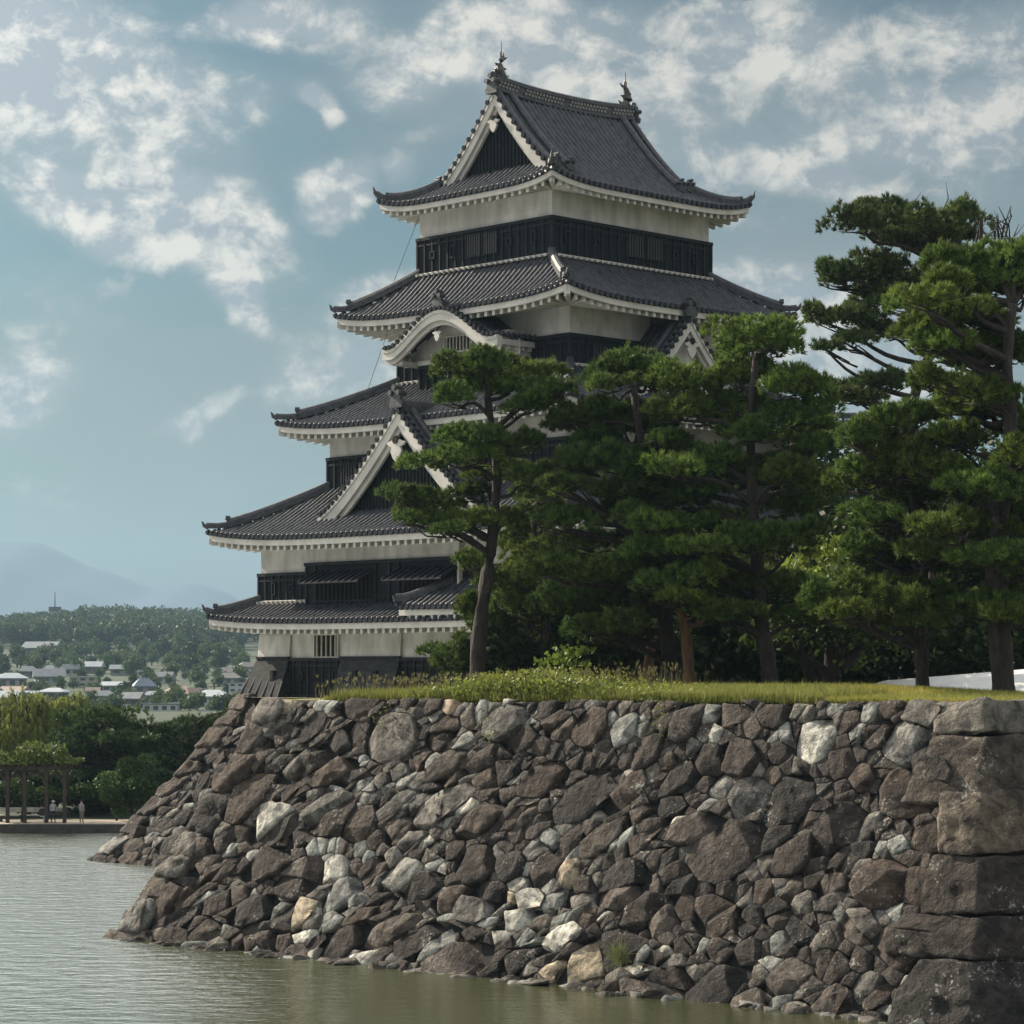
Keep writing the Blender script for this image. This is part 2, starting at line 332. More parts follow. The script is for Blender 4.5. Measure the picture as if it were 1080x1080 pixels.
kb = MB(); kb.box(-80, 60, 131.9, 132.3, -.4, .43); o = kb.build('bank_kerb', M['kerb']); o['kind'] = 'structure'
# mountains
RP = [(-900, 600), (-300, 585), (-60, 572), (0, 567), (40, 567), (60, 575), (90, 591), (120, 600), (165, 618), (188, 613), (210, 610), (240, 620), (265, 637), (330, 655), (500, 640), (700, 660), (900, 640), (1300, 660), (2000, 640)]
def mount_h(x, base=8000):
    p = 540+x/base*F; return (705-np.interp(p, [a for a, _ in RP], [b for _, b in RP]))/F*base
xs = np.linspace(-5200, 5200, 351); ys = np.linspace(5400, 9400, 44); V = []
for y in ys:
    for x in xs:
        t = 1-abs(y-8000)/2500 if y < 8000 else 1-(y-8000)/1400
        t = max(0, t); rug = noise.fractal(Vector((x*.0012, y*.0012, 3)), 1.0, 2.0, 5)*60*(1-t)*(t > 0)
        V.append((x, y, -5+mount_h(x)*(t**.9)+rug))
nx = len(xs)
Q = [(j*nx+i, j*nx+i+1, (j+1)*nx+i+1, (j+1)*nx+i) for j in range(len(ys)-1) for i in range(nx-1)]
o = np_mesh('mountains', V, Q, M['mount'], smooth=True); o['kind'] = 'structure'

# ------------------------------------------------------------------ stone walls
def voronoi(Lx, Hy, spec, warp, seed, taken=()):
    r = np.random.default_rng(seed); S = [tuple(t) for t in taken]
    for (rad, cnt) in spec:
        for _ in range(cnt*25):
            if cnt <= 0: break
            p = (r.uniform(-.3, Lx+.3), r.uniform(-.3, Hy+.1)); rr = rad*r.uniform(.8, 1.2)
            ok = True
            for q in S:
                if (p[0]-q[0])**2+(p[1]-q[1])**2 < (.86*(rr+q[2]))**2: ok = False; break
            if ok: S.append((*p, rr)); cnt -= 1
    S = np.array(S); W = warp(S[:, :2]); cells = []
    for i in range(len(S)):
        c = W[i]; d2 = ((W-c)**2).sum(1); idx = np.argsort(d2)[1:26]
        poly = [np.array(q, float) for q in ((c[0]-3, c[1]-3), (c[0]+3, c[1]-3), (c[0]+3, c[1]+3), (c[0]-3, c[1]+3))]
        for j in idx:
            n = W[j]-c; k = (d2[j]+S[i, 2]**2-S[j, 2]**2)/2      # power bisector
            out = []
            for a in range(len(poly)):
                P, Qp = poly[a], poly[(a+1) % len(poly)]; da = (P-c)@n-k; db = (Qp-c)@n-k
                if da <= 0: out.append(P)
                if (da <= 0) != (db <= 0): out.append(P+(Qp-P)*(da/(da-db)))
            poly = out
            if len(poly) < 3: break
        if len(poly) >= 3: cells.append((i, poly))
    return S, W, cells
def clip_rect(poly, x0, x1, y0, y1):
    for ax, lim, sg in ((0, x0, -1), (0, x1, 1), (1, y0, -1), (1, y1, 1)):
        out = []
        for a in range(len(poly)):
            P, Q_ = poly[a], poly[(a+1) % len(poly)]; da = sg*(P[ax]-lim); db = sg*(Q_[ax]-lim)
            if da <= 0: out.append(P)
            if (da <= 0) != (db <= 0): out.append(P+(Q_-P)*(da/(da-db)))
        poly = out
        if len(poly) < 3: return []
    return poly
PAL = [((.038, .031, .028), 6), ((.066, .052, .044), 4), ((.026, .024, .024), 4), ((.095, .082, .073), 3), ((.15, .145, .135), 1.6), ((.23, .235, .225), .6), ((.34, .27, .20), .25)]
PALS = [((.034, .029, .028), 6), ((.060, .052, .047), 5), ((.13, .125, .115), 3), ((.26, .28, .27), 1.8), ((.46, .46, .42), .5)]
PALE = [((.050, .043, .040), 4), ((.13, .13, .125), 4), ((.25, .265, .26), 4), ((.46, .47, .44), 1.2), ((.38, .33, .25), .5)]
def pick(pal, r):
    w = np.array([b for _, b in pal]); c = pal[r.choice(len(pal), p=w/w.sum())][0]; k = r.uniform(.8, 1.2)
    return (c[0]*k, c[1]*k, c[2]*k)
def hull_stone(bm, pts, lay, col, r, bev=.03, planes=()):
    vs = [bm.verts.new(p) for p in pts]
    res = bmesh.ops.convex_hull(bm, input=vs)
    geom = [g for g in res['geom'] if g.is_valid]
    kill = [v for v in vs if v.is_valid and not v.link_faces]
    if kill: bmesh.ops.delete(bm, geom=kill, context='VERTS')
    for co, no in planes:
        res = bmesh.ops.bisect_plane(bm, geom=bm.verts[:]+bm.edges[:]+bm.faces[:], plane_co=co, plane_no=no, clear_outer=True)
        eb = [e for e in bm.edges if e.is_boundary]
        if len(eb) > 2:
            try: bmesh.ops.contextual_create(bm, geom=eb)
            except Exception: pass
    vs = bm.verts[:]
    vs = [v for v in vs if v.is_valid]
    fs = set(f for v in vs for f in v.link_faces); es = set(e for f in fs for e in f.edges)
    try:
        dd = bmesh.ops.dissolve_limit(bm, angle_limit=R(13), verts=vs, edges=list(es))
    except Exception: pass
    vs = [v for v in vs if v.is_valid]
    es = list(set(e for v in vs for e in v.link_edges))
    if bev:
        bmesh.ops.bevel(bm, geom=es+vs, offset=bev, segments=1, profile=.6, affect='EDGES', clamp_overlap=True)
def rocks_mesh(name, stones, parent, m, seed, disp=.026, cuts=2, fine=0):
    """stones: list of (points, colour). each becomes a convex faceted rock"""
    r = np.random.default_rng(seed); AV = []; AF = []; AC = []; n = 0
    for pts, col, bev, *cu in stones:
        bm = bmesh.new(); hull_stone(bm, pts, None, col, r, bev, planes=(cu[0] if cu else ()))
        if not bm.faces: bm.free(); continue
        bmesh.ops.triangulate(bm, faces=[f for f in bm.faces if len(f.verts) > 4])
        ext = max((max(p[k] for p in pts)-min(p[k] for p in pts)) for k in range(3))
        c_ = (3 if ext > 1.6 else (2 if ext > .7 else 1))+fine*2
        bmesh.ops.subdivide_edges(bm, edges=[e for e in bm.edges if e.calc_length() > .12], cuts=c_, use_grid_fill=True)
        bmesh.ops.triangulate(bm, faces=bm.faces[:]); bm.normal_update()
        off = Vector(r.uniform(-50, 50, 3)); amp = disp*min(1.6, max(.5, ext))
        newco = []
        for v in bm.verts:
            q = v.co*1.6+off
            rd_ = 1-abs(noise.noise(q*1.7))*2
            newco.append(v.co+v.normal*(noise.fractal(q, 1.0, 2.1, 4)*amp*1.1+rd_*amp*.5))
        for v, c_ in zip(bm.verts, newco): v.co = c_
        bm.verts.index_update()
        AV.append(np.array([v.co[:] for v in bm.verts])); AF.append(np.array([[v.index for v in f.verts] for f in bm.faces])+n)
        AC.append(np.tile(np.array(col), (len(bm.verts), 1))); n += len(bm.verts); bm.free()
    return np_mesh(name, np.concatenate(AV), np.concatenate(AF), m, parent, color=np.concatenate(AC))

H1 = 7.5
def curve(q): return 1.22*q-.22*q*q
class Face:
    """battered wall face lofted between a foot line and a top line"""
    def __init__(s, f0, f1, t0, t1, ztop0, ztop1):
        s.f0, s.f1, s.t0, s.t1 = map(lambda p: np.array(p, float), (f0, f1, t0, t1)); s.z0, s.z1 = ztop0, ztop1
        s.L = np.linalg.norm(s.f1-s.f0); s.H = math.hypot(ztop0, np.linalg.norm(s.t0-s.f0)*.6)
    def P(s, a, t, dep):     # a in metres along, t metres up the slope, dep outwards
        u = a/s.L; q = t/s.H; zt = s.z0+(s.z1-s.z0)*u
        cq = curve(q) if q > 0 else 1.22*q
        f = s.f0+(s.f1-s.f0)*u; tp = s.t0+(s.t1-s.t0)*u; p = f+(tp-f)*cq
        d = (s.f1-s.f0)/s.L; n = np.array([d[1], -d[0]])
        return Vector((p[0]+n[0]*dep*.92, p[1]+n[1]*dep*.92, q*zt+dep*.38))
def face_stones(fc, spec, seed, margin0=0, margin1=0, taken=(), wamp=.35, copy_top=True, ragged=0):
    r = np.random.default_rng(seed+100)
    def warp(P):
        x0_, y0_ = P[:, 0], P[:, 1]; th = .42; c_, s_ = math.cos(th), math.sin(th)
        a_, b_ = (x0_*c_+y0_*s_)*.86, (-x0_*s_+y0_*c_)*1.30; x, y = a_*c_-b_*s_, a_*s_+b_*c_
        return np.stack([x+wamp*np.sin(y*1.3+x*.35)+.25*np.sin(x*.8)+.10*y*np.sin(x*.30+.8), y*1.06+wamp*.8*np.sin(x*.9+1)+.12*x*np.sin(x*.21)*.3], 1)
    # invert the warp for polygon corners with a few fixed-point steps
    def unwarp(q):
        p = np.array(q, float)
        for _ in range(18): p = p-(warp(p[None])[0]-q)*.65
        return p
    S, W, cells = voronoi(fc.L, fc.H, spec, warp, seed, taken); out = []
    polys = []
    for i, poly in cells:
        poly = [unwarp(p) for p in poly]; A = np.array(poly); sz = A.max(0)-A.min(0)
        if min(sz) > .42 and r.random() < .42:       # split some blocks along a chord: slabs and wedges
            c = A.mean(0)+r.normal(0, .06, 2); an = r.choice([.5, .75, 2.4, .1])+r.normal(0, .3); nv = np.array([-math.sin(an), math.cos(an)])
            for sg in (1, -1):
                out_ = []
                for a in range(len(A)):
                    P, Qp = A[a], A[(a+1) % len(A)]; da = sg*((P-c)@nv); db = sg*((Qp-c)@nv)
                    if da <= 0: out_.append(P)
                    if (da <= 0) != (db <= 0): out_.append(P+(Qp-P)*(da/(da-db)))
                if len(out_) >= 3: polys.append(out_)
        else: polys.append(poly)
    for poly in polys:
        top = fc.H+r.uniform(-.05, .10)
        poly = clip_rect(poly, -margin0, fc.L+margin1, -.55, top)
        if len(poly) < 3: continue
        A = np.array(poly); c = A.mean(0); size = math.sqrt(abs(sum(A[k-1, 0]*A[k, 1]-A[k, 0]*A[k-1, 1] for k in range(len(A))))/2)
        if size < .12: continue
        gap = .004+.012*r.random()
        pts = []; hh = (.11+.16*r.random())*min(1.2, size)+.05
        for p in A:
            d = p-c; L_ = np.linalg.norm(d)+1e-6; sc = max(.3, 1-gap/L_)
            pts.append(fc.P(*(c+d*sc), -.35)); pts.append(fc.P(*(c+d*sc*.99), r.uniform(.0, .05)*size)); pts.append(fc.P(*(c+d*sc*r.uniform(.88, .97)), hh))
        o_ = fc.P(*c, 0); n_ = (fc.P(*c, 1)-o_).normalized(); t1_ = (fc.P(c[0]+.5, c[1], 0)-o_).normalized(); t2_ = n_.cross(t1_).normalized()*-1
        if t2_.z < 0: t2_ = -t2_
        cuts = []; a0 = r.uniform(0, 6.28); m = int(r.integers(2, 5))
        for k in range(m):
            an = a0+k*6.283/m+r.normal(0, .35); tl_ = R(r.uniform(4, 30) if k else r.uniform(2, 12)); dirv = t1_*math.cos(an)+t2_*math.sin(an)
            cuts.append((o_+n_*hh*r.uniform(.35, .85)+dirv*size*r.uniform(.0, .28), (n_*math.cos(tl_)+dirv*math.sin(tl_)).normalized()))
        if size > .5:
            for _ in range(2):
                an = r.uniform(0, 6.28); dirv = t1_*math.cos(an)+t2_*math.sin(an); tl_ = R(r.uniform(45, 65)); cuts.append((o_+n_*hh*.5+dirv*size*r.uniform(.34, .42), (n_*math.cos(tl_)+dirv*math.sin(tl_)).normalized()))
        pale = noise.noise(Vector((c[0]*.22, c[1]*.30, seed*3.1)))+.25*r.normal()
        col = pick(PALE if pale > .27 else (PAL if size > .55 else PALS), r)
        out.append((pts, col, .010+.010*size, cuts))
    return out
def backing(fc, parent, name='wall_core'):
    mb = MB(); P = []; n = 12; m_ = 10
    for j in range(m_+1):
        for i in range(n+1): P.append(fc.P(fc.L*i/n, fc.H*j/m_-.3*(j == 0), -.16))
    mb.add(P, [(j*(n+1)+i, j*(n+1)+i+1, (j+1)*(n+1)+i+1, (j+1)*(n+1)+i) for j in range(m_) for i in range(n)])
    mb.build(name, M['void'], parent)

L0 = (-12.6, 80.7); R0 = (10.75, 60.1); L1 = (-7.7, 80.6); R1 = (11.9, 64.0)
front = Face(L0, R0, L1, R1, 7.5, 7.58)
wdir = np.array([.93, .37])
right = Face(R0, np.array(R0)+wdir*16, R1, np.array(R1)+wdir*16, 7.58, 7.58)
vdir = np.array([.718, .696])
left = Face(np.array(L0)+vdir*20, L0, np.array(L1)+vdir*20, L1, 7.5, 7.5)

wall1 = thing('stone_wall', 'rough dark rubble stone wall rising from the moat under the pines', 'stone wall', (0, 72, 0))
# big corner stones, read off the photo: (px, py centre) -> along / up, radius
rr_ = np.random.default_rng(3)
def corner_block(z0, z1, lf, lr, seed, bulge=.12, col=None, skew=0):
    """block on the right arris: lf metres along the front, lr metres along the right face"""
    r = np.random.default_rng(seed); H = front.H; t0 = z0/7.55*H+.045; t1 = z1/7.55*H-.045; pts = []
    for t in (t0, (t0+t1)/2, t1):
        e = .0 if t in (t0, t1) else bulge*.5
        for (al, fc_) in ((lf, 0), (lr, 1)):
            for w in (1, .55):
                sk = skew*((t-t0)/(t1-t0)-.5) if fc_ == 0 else 0
                k = al*w*(r.uniform(.92, 1.02) if t in (t0, t1) else 1)
                if fc_ == 0: pts.append(front.P(front.L-k+sk, t+r.uniform(-.06, .06), .10+e+r.uniform(0, bulge)))
                else: pts.append(right.P(k, t+r.uniform(-.06, .06), .10+e+r.uniform(0, bulge)))
        p = front.P(front.L-.05, t, .22+e); q = right.P(.05, t, .22+e); pts.append((p+q)/2)
    for t in (t0, t1):
        pts.append(front.P(front.L-lf*.9, t, -.5)); pts.append(right.P(lr*.9, t, -.5))
    cuts = []; cn = (front.P(front.L, (t0+t1)/2, 1)-front.P(front.L, (t0+t1)/2, 0)); cr2 = (right.P(0, (t0+t1)/2, 1)-right.P(0, (t0+t1)/2, 0))
    for k in range(6):
        fr_ = k % 2 == 0; n_ = (cn if fr_ else cr2).normalized(); u_ = r.uniform(.2, .9)
        o_ = front.P(front.L-lf*u_, t0+(t1-t0)*r.uniform(.1, .9), .13) if fr_ else right.P(lr*u_, t0+(t1-t0)*r.uniform(.1, .9), .13)
        cuts.append((o_, (n_+Vector(r.normal(0, .22, 3))).normalized()))
    return (pts, col or pick(PAL[:4], r), .03)
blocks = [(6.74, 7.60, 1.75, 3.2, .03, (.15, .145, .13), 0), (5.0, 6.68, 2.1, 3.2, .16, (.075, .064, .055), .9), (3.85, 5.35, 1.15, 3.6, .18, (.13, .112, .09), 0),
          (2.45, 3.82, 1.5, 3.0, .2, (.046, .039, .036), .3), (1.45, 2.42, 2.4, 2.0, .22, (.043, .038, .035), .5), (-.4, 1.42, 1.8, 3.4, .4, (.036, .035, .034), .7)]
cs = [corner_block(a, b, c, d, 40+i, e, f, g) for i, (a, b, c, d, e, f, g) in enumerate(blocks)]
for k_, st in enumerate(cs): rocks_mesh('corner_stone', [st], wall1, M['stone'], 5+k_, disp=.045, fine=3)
taken = []
spec = [(.92, 30), (.62, 90), (.42, 170), (.27, 300), (.16, 420)]
fs = []
zs = sorted(blocks, key=lambda b: b[0])
for st in face_stones(front, spec, 11):
    c = sum((Vector(p) for p in st[0]), Vector())/len(st[0])
    # skip stones that would sit inside the corner blocks
    q = c.z/7.55; u = (front.P(front.L, q*front.H, 0)-c).length
    lim = next((b[2] for b in zs if b[0] <= c.z <= b[1]), 1.6)
    if u < lim*.62: continue
    fs.append(st)
rocks_mesh('rubble_face', fs, wall1, M['stone'], 6)
fs = [st for st in face_stones(right, [(.8, 20), (.5, 120), (.3, 150)], 12) if (Vector(st[0][0])-right.P(0, Vector(st[0][0]).z/7.5*right.H, 0)).length > 2.3]
rocks_mesh('rubble_face', fs, wall1, M['stone'], 7)
rocks_mesh('rubble_face', face_stones(left, [(.8, 18), (.5, 110), (.3, 100)], 13), wall1, M['stone'], 8)
# left arris stones
ls = []; z = -.4; k = 0
while z < 7.4:
    r = np.random.default_rng(900+k); h = r.uniform(.55, 1.25); t0, t1 = z/7.5*front.H, min(7.5, z+h)/7.5*front.H; pts = []
    for t in (t0+.03, (t0+t1)/2, t1-.03):
        for al in (r.uniform(.5, 1.3), .25): pts.append(front.P(al, t, r.uniform(.05, .3)))
        pts.append(left.P(left.L-r.uniform(.4, 1.2), t, r.uniform(.05, .25))); pts.append((front.P(.02, t, .2)+left.P(left.L, t, .2))/2+Vector((r.uniform(-.15, .1), 0, 0)))
        pts.append(front.P(.9, t, -.5))
    ls.append((pts, pick(PAL[:6], r), .05)); z += h; k += 1
rocks_mesh('corner_stone', ls, wall1, M['stone'], 9, disp=.06)
# flat skirt stones just at the water line
ls = []
for k in range(110):
    r = np.random.default_rng(1300+k); a = r.uniform(0, front.L-1); w = r.uniform(.18, .6); c = front.P(a, 0, r.uniform(.10, .5)); c.z = r.uniform(-.12, .04)
    pts = [c+Vector((r.normal(0, w*.5), r.normal(0, w*.4), r.normal(0, .09))) for _ in range(14)]
    ls.append((pts, pick(PALS[1:4], r), .02))
rocks_mesh('footing_stones', ls, wall1, M['stone'], 10, disp=.02)
def chinks(fc, n, seed, parent):
    r = np.random.default_rng(seed); ls = []
    for _ in range(n):
        a_, t_ = r.uniform(0, fc.L), r.uniform(0, fc.H-.3); c = fc.P(a_, t_, r.uniform(-.30, -.16)); w = r.uniform(.16, .30)
        ls.append(([c+Vector(r.normal(0, w*.5, 3)) for _ in range(9)], pick(PALS[:2], r), .01))
    rocks_mesh('chinking_stones', ls, parent, M['stone'], seed, disp=.02)
chinks(front, 700, 61, wall1); chinks(right, 200, 62, wall1)
for f_ in (front, right, left): backing(f_, wall1)

# tower base (second wall behind)
B0 = np.array((-18.6, 113.0)); B1 = np.array((-12.2, 113.6)); ud = np.array([.696, -.718])
back = Face(B0, B0+ud*24, B1, B1+ud*22, 7.15, 7.3)
bleft = Face(B0+vdir*22, B0, B1+vdir*22, B1, 7.15, 7.15)
wall2 = thing('stone_wall', 'farther rubble stone base stepping down to the moat below the keep corner', 'stone wall', (-14, 108, 0))
rocks_mesh('rubble_face', [s for s in face_stones(back, [(.75, 20), (.5, 130), (.3, 260), (.18, 160)], 21)], wall2, M['stone'], 16)
rocks_mesh('rubble_face', face_stones(bleft, [(.7, 20), (.45, 120), (.3, 80)], 22), wall2, M['stone'], 17)
ls = []; z = -.4; k = 0
while z < 7.2:
    r = np.random.default_rng(1900+k); h = r.uniform(.5, 1.1); t0, t1 = z/7.15*back.H, min(7.3, z+h)/7.15*back.H; pts = []
    for t in (t0+.03, (t0+t1)/2, t1-.03):
        for al in (r.uniform(.6, 1.5), .3): pts.append(back.P(al, t, r.uniform(.05, .3)))
        pts.append(bleft.P(bleft.L-r.uniform(.4, 1.2), t, r.uniform(.05, .25))); pts.append((back.P(.02, t, .15)+bleft.P(bleft.L, t, .15))/2+Vector((r.uniform(-.2, .1), 0, 0)))
        pts.append(back.P(.9, t, -.5))
    ls.append((pts, pick(PAL[:6], r), .05)); z += h; k += 1
rocks_mesh('corner_stone', ls, wall2, M['stone'], 19, disp=.06)
chinks(back, 250, 63, wall2)
for f_ in (back, bleft): backing(f_, wall2)

# platform on top: rows parallel to the front wall
def plat_z(k, s=0): return float(np.interp(k, [0, 1.5, 12, 17, 60], [7.50, 7.53, 7.5, 7.22, 7.2]))+.34*math.exp(-((k-5.5)/3.2)**2)*max(0, min(1, (s-.10)/.2))*max(0, min(1, (1.0-s)/.3))
V = []; ks = np.concatenate([np.linspace(.12, 3, 8), np.linspace(4, 17, 10), np.linspace(18, 75, 12)]); NS = 50
tl = np.array(L1); tr = np.array(R1); dv = (tr-tl)/np.linalg.norm(tr-tl)
for k in ks:
    base = tl+vdir*k
    a0 = 0.1 if k < 17.5 else None
    s0 = tl+vdir*k+dv*.12 if k < 17.6 else B1+vdir*(k-18.2)+ud*.12
    s1 = tr+wdir*60+vdir*k*.2 if False else tr+vdir*k+(wdir*0+np.array([.93, .37]))*0
    # right boundary follows the right wall face, then far out
    s1 = tr+np.array([.93, .37])*(k*1.05)+np.array([0, .0])
    if k > 15: s1 = s1+np.array([k*1.5, 0])
    for i in range(NS+1):
        p = s0+(s1-s0)*i/NS; V.append((p[0], p[1], plat_z(k, i/NS)+(.08 if i > NS*.75 else .08*i/(NS*.75))))
Q = [(j*(NS+1)+i, j*(NS+1)+i+1, (j+1)*(NS+1)+i+1, (j+1)*(NS+1)+i) for j in range(len(ks)-1) for i in range(NS)]
o = np_mesh('platform_ground', V, Q, M['soil'], smooth=True); o['kind'] = 'structure'

# ------------------------------------------------------------------ the keep
CA, CB = 4.17, 5.0
def W(a, b, h): return (1.69-.696*a+.718*b, 108+.718*a+.696*b, E+h)
def S(side, s, n, h):     # s along the side, n outwards from the centre axis
    if side == 0: return W(CA+s, CB-n, h)
    if side == 1: return W(CA-n, CB+s, h)
    if side == 2: return W(CA+s, CB+n, h)
    return W(CA+n, CB+s, h)
keep = thing('castle_keep', 'black and white five roofed castle keep above the stone wall', 'castle', W(CA, CB, -1.3))
def sbox(mb, side, s0, s1, n0, n1, h0, h1):
    return mb.hexa([S(side, s0, n0, h0), S(side, s1, n0, h0), S(side, s1, n1, h0), S(side, s0, n1, h0), S(side, s0, n0, h1), S(side, s1, n0, h1), S(side, s1, n1, h1), S(side, s0, n1, h1)])
RIB = .33
def tile_patch(store, pos, s0, s1, dmax, D, rib=RIB, course=.36, skirt=.13, discs=None, amp=.11):
    """pos(s,d)->(x,y,z) vectorised. half round rib rows run up the slope, courses step across it"""
    nr = max(1, int(round((s1-s0)/rib))); r = (s1-s0)/nr
    prof = [(0.02, 0), (.30, -.012), (.56, 0), (.60, amp*.55), (.70, amp*.95), (.79, amp), (.88, amp*.95), (.97, amp*.55)]
    cols = np.array([s0+(i+p[0])*r for i in range(nr) for p in prof]+[s1]); off = np.array([p[1] for i in range(nr) for p in prof]+[0])
    nc = max(1, int(math.ceil(D/course))); rows = []; ro = []
    for j in range(nc):
        rows += [j*D/nc, (j+.93)*D/nc]; ro += [.014, 0]
    rows.append(D); ro.append(0); rows = np.array(rows); ro = np.array(ro)
    dm = np.array([dmax(s) for s in cols]); SS = np.repeat(cols[None], len(rows), 0); DD = np.minimum(rows[:, None], dm[None])
    P = np.stack(pos(SS, DD), -1); P[..., 2] += off[None]+ro[:, None]
    if skirt:
        fr = P[0].copy(); fr[:, 2] -= skirt; P = np.concatenate([fr[None], P], 0)
    nrw, nco = P.shape[:2]; idx = np.arange(nrw*nco).reshape(nrw, nco)
    Qd = np.stack([idx[:-1, :-1], idx[:-1, 1:], idx[1:, 1:], idx[1:, :-1]], -1).reshape(-1, 4)
    base = store['n']; store['v'].append(P.reshape(-1, 3)); store['q'].append(Qd+base); store['n'] += nrw*nco
    if discs is not None:     # round end tiles along the eave
        e = .0
        for i in range(nr):
            s = s0+(i+.785)*r
            c = Vector([float(t) for t in pos(np.array(s), np.array(0.0))]); c2 = Vector([float(t) for t in pos(np.array(s), np.array(.3))])
            ax = (c-c2); ax.z = 0; ax.normalize(); sd_ = Vector((ax.y, -ax.x, 0)); c.z += .0
            k = 8; V = []
            for q in (-.02, .05):
                for j in range(k):
                    an = 6.283*j/k; V.append(c+ax*q+sd_*math.cos(an)*.095+Vector((0, 0, math.sin(an)*.095)))
            discs.add(V, [(j, (j+1) % k, k+(j+1) % k, k+j) for j in range(k)]+[tuple(k+j for j in range(k))])
def new_store(): return {'v': [], 'q': [], 'n': 0}
def build_store(name, st, m, parent): return np_mesh(name, np.concatenate(st['v']), np.concatenate(st['q']), m, parent)
ROUND = [(-.15, -.05), (-.15, .16), (-.09, .26), (0, .30), (.09, .26), (.15, .16), (.15, -.05)]
def scaled(prof, a, b): return [(x*a, y*b) for x, y in prof]
def oni(mb, c, d, s=1.0):     # ridge end tile: plate with shoulders and a round crest
    c = Vector(c); d = Vector(d); d.z = 0; d.normalize(); a = Vector((d.y, -d.x, 0)); up = Vector((0, 0, 1))
    out = [(-.30, 0), (-.34, .18), (-.22, .30), (-.24, .46), (-.10, .60), (0, .66), (.10, .60), (.24, .46), (.22, .30), (.34, .18), (.30, 0)]
    V = [c+a*x*s+up*y*s+d*q*s for q in (0, .16) for x, y in out]; k = len(out)
    mb.add(V, [tuple(range(k))[::-1], tuple(range(k, 2*k))]+[(j, (j+1) % k, k+(j+1) % k, k+j) for j in range(k)])
    for x, y in ((-.2, .5), (0, .68), (.2, .5)): mb.tube([c+a*x*s+up*y*s-d*.1*s, c+a*x*s+up*y*s+d*.26*s], .1*s, 8)
def tier(name, Ae, Be, Aw, Bw, he, hw, lift, wa, wb, pw=1.2, label=None, hips=True):
    """hipped skirt roof; wa, wb: half extents of the storey wall below, for the soffit"""
    def hfun(L):
        def f(s, d, D): return he+(hw-he)*np.power(np.clip(d/D, 0, 1), pw)+lift*np.power(np.abs(s)/L, 4)*np.power(1-np.clip(d/D, 0, 1), 1.2)
        return f
    st = new_store(); discs = MB()
    for side in range(4):
        L, D, sh = (Ae, Be-Bw, Ae-Aw) if side in (0, 2) else (Be, Ae-Aw, Be-Bw)
        nE = Be if side in (0, 2) else Ae; hf = hfun(L)
        def pos(s, d, side=side, nE=nE, hf=hf, D=D): return S(side, s, nE-d, hf(s, d, D))
        def dm(s, L=L, D=D, sh=sh): return D if abs(s) <= L-sh else D*max(0, L-abs(s))/sh
        tile_patch(st, pos, -L, L, dm, D, discs=discs)
    roof = build_store(name, st, M['tile'], keep)
    if label: roof['label'] = label
    discs.build('eave_tiles', M['etile'], roof)
    fas = MB(); raf = MB(); sof = MB()
    for side in range(4):
        L = Ae if side in (0, 2) else Be; nE = Be if side in (0, 2) else Ae; wL, wn = (wa, wb) if side in (0, 2) else (wb, wa)
        n = 24; xs_ = np.linspace(-L+.1, L-.1, n+1); lf = lambda s: lift*(abs(s)/L)**4
        for i in range(n):
            a, b = xs_[i], xs_[i+1]
            for (n0, n1, z0, z1) in ((nE-.22, nE-.06, -.37, -.12),):
                ka, kb_ = (min(1, (nE-.22)/nE)), 1
                fas.hexa([S(side, a, n0, he+lf(a)+z0), S(side, b, n0, he+lf(b)+z0), S(side, b, n1, he+lf(b)+z0), S(side, a, n1, he+lf(a)+z0),
                          S(side, a, n0, he+lf(a)+z1), S(side, b, n0, he+lf(b)+z1), S(side, b, n1, he+lf(b)+z1), S(side, a, n1, he+lf(a)+z1)])
        # soffit slopes up to the wall
        for i in range(n):
            a, b = xs_[i], xs_[i+1]; qa, qb = a*wL/L, b*wL/L; zs_ = he+.15
            sof.add([S(side, a, nE-.2, he+lf(a)-.30), S(side, b, nE-.2, he+lf(b)-.30), S(side, qb, wn-.05, zs_), S(side, qa, wn-.05, zs_)], [(0, 1, 2, 3)])
        m_ = int((2*L-.5)/.46)
        for i in range(m_+1):
            s = -L+.25+(2*L-.5)*i/m_; lz = lf(s); si = s*1.0 if abs(s) < wL else s*(wL/L)+(s-s*(wL/L))*.3
            w = .085
            si = max(-wL, min(wL, s))
            raf.hexa([S(side, s-w, nE-.16, he+lz-.57), S(side, s+w, nE-.16, he+lz-.57), S(side, si+w, wn, he-.22), S(side, si-w, wn, he-.22),
                      S(side, s-w, nE-.16, he+lz-.36), S(side, s+w, nE-.16, he+lz-.36), S(side, si+w, wn, he+.05), S(side, si-w, wn, he+.05)])
    fas.build('eave_fascia', M['rafter'], roof); raf.build('rafters', M['rafter'], roof); sof.build('soffit', M['rafter'], roof)
    # hip ridges
    for sa in (-1, 1):
        for sb in (-1, 1):
            P = []; hr = MB()
            for t in np.linspace(0, 1, 12):
                x = (1-t); z = he+(hw-he)*(x**pw)+lift*((1-x)**1.2)+.05+ (.16*max(0, t-.85)/.15)
                P.append(W(CA+sa*(Aw+(Ae-Aw)*t), CB+sb*(Bw+(Be-Bw)*t), z))
            hr.sweep(P[:10], scaled(ROUND, 1.15, 1.25)); hr.sweep(P, scaled(ROUND, .8, .75))
            d = Vector(P[-1])-Vector(P[-3])
            dn = d.normalized(); hr.tube([Vector(P[-1])-dn*.1, Vector(P[-1])+dn*.12+Vector((0, 0, .1)), Vector(P[-1])+dn*.2+Vector((0, 0, .28))], [.13, .09, .03], 6)
            oni(hr, Vector(P[9])+Vector((0, 0, .05)), d, .55)
            if hips: hr.build('hip_ridge', M['tile2'], roof)
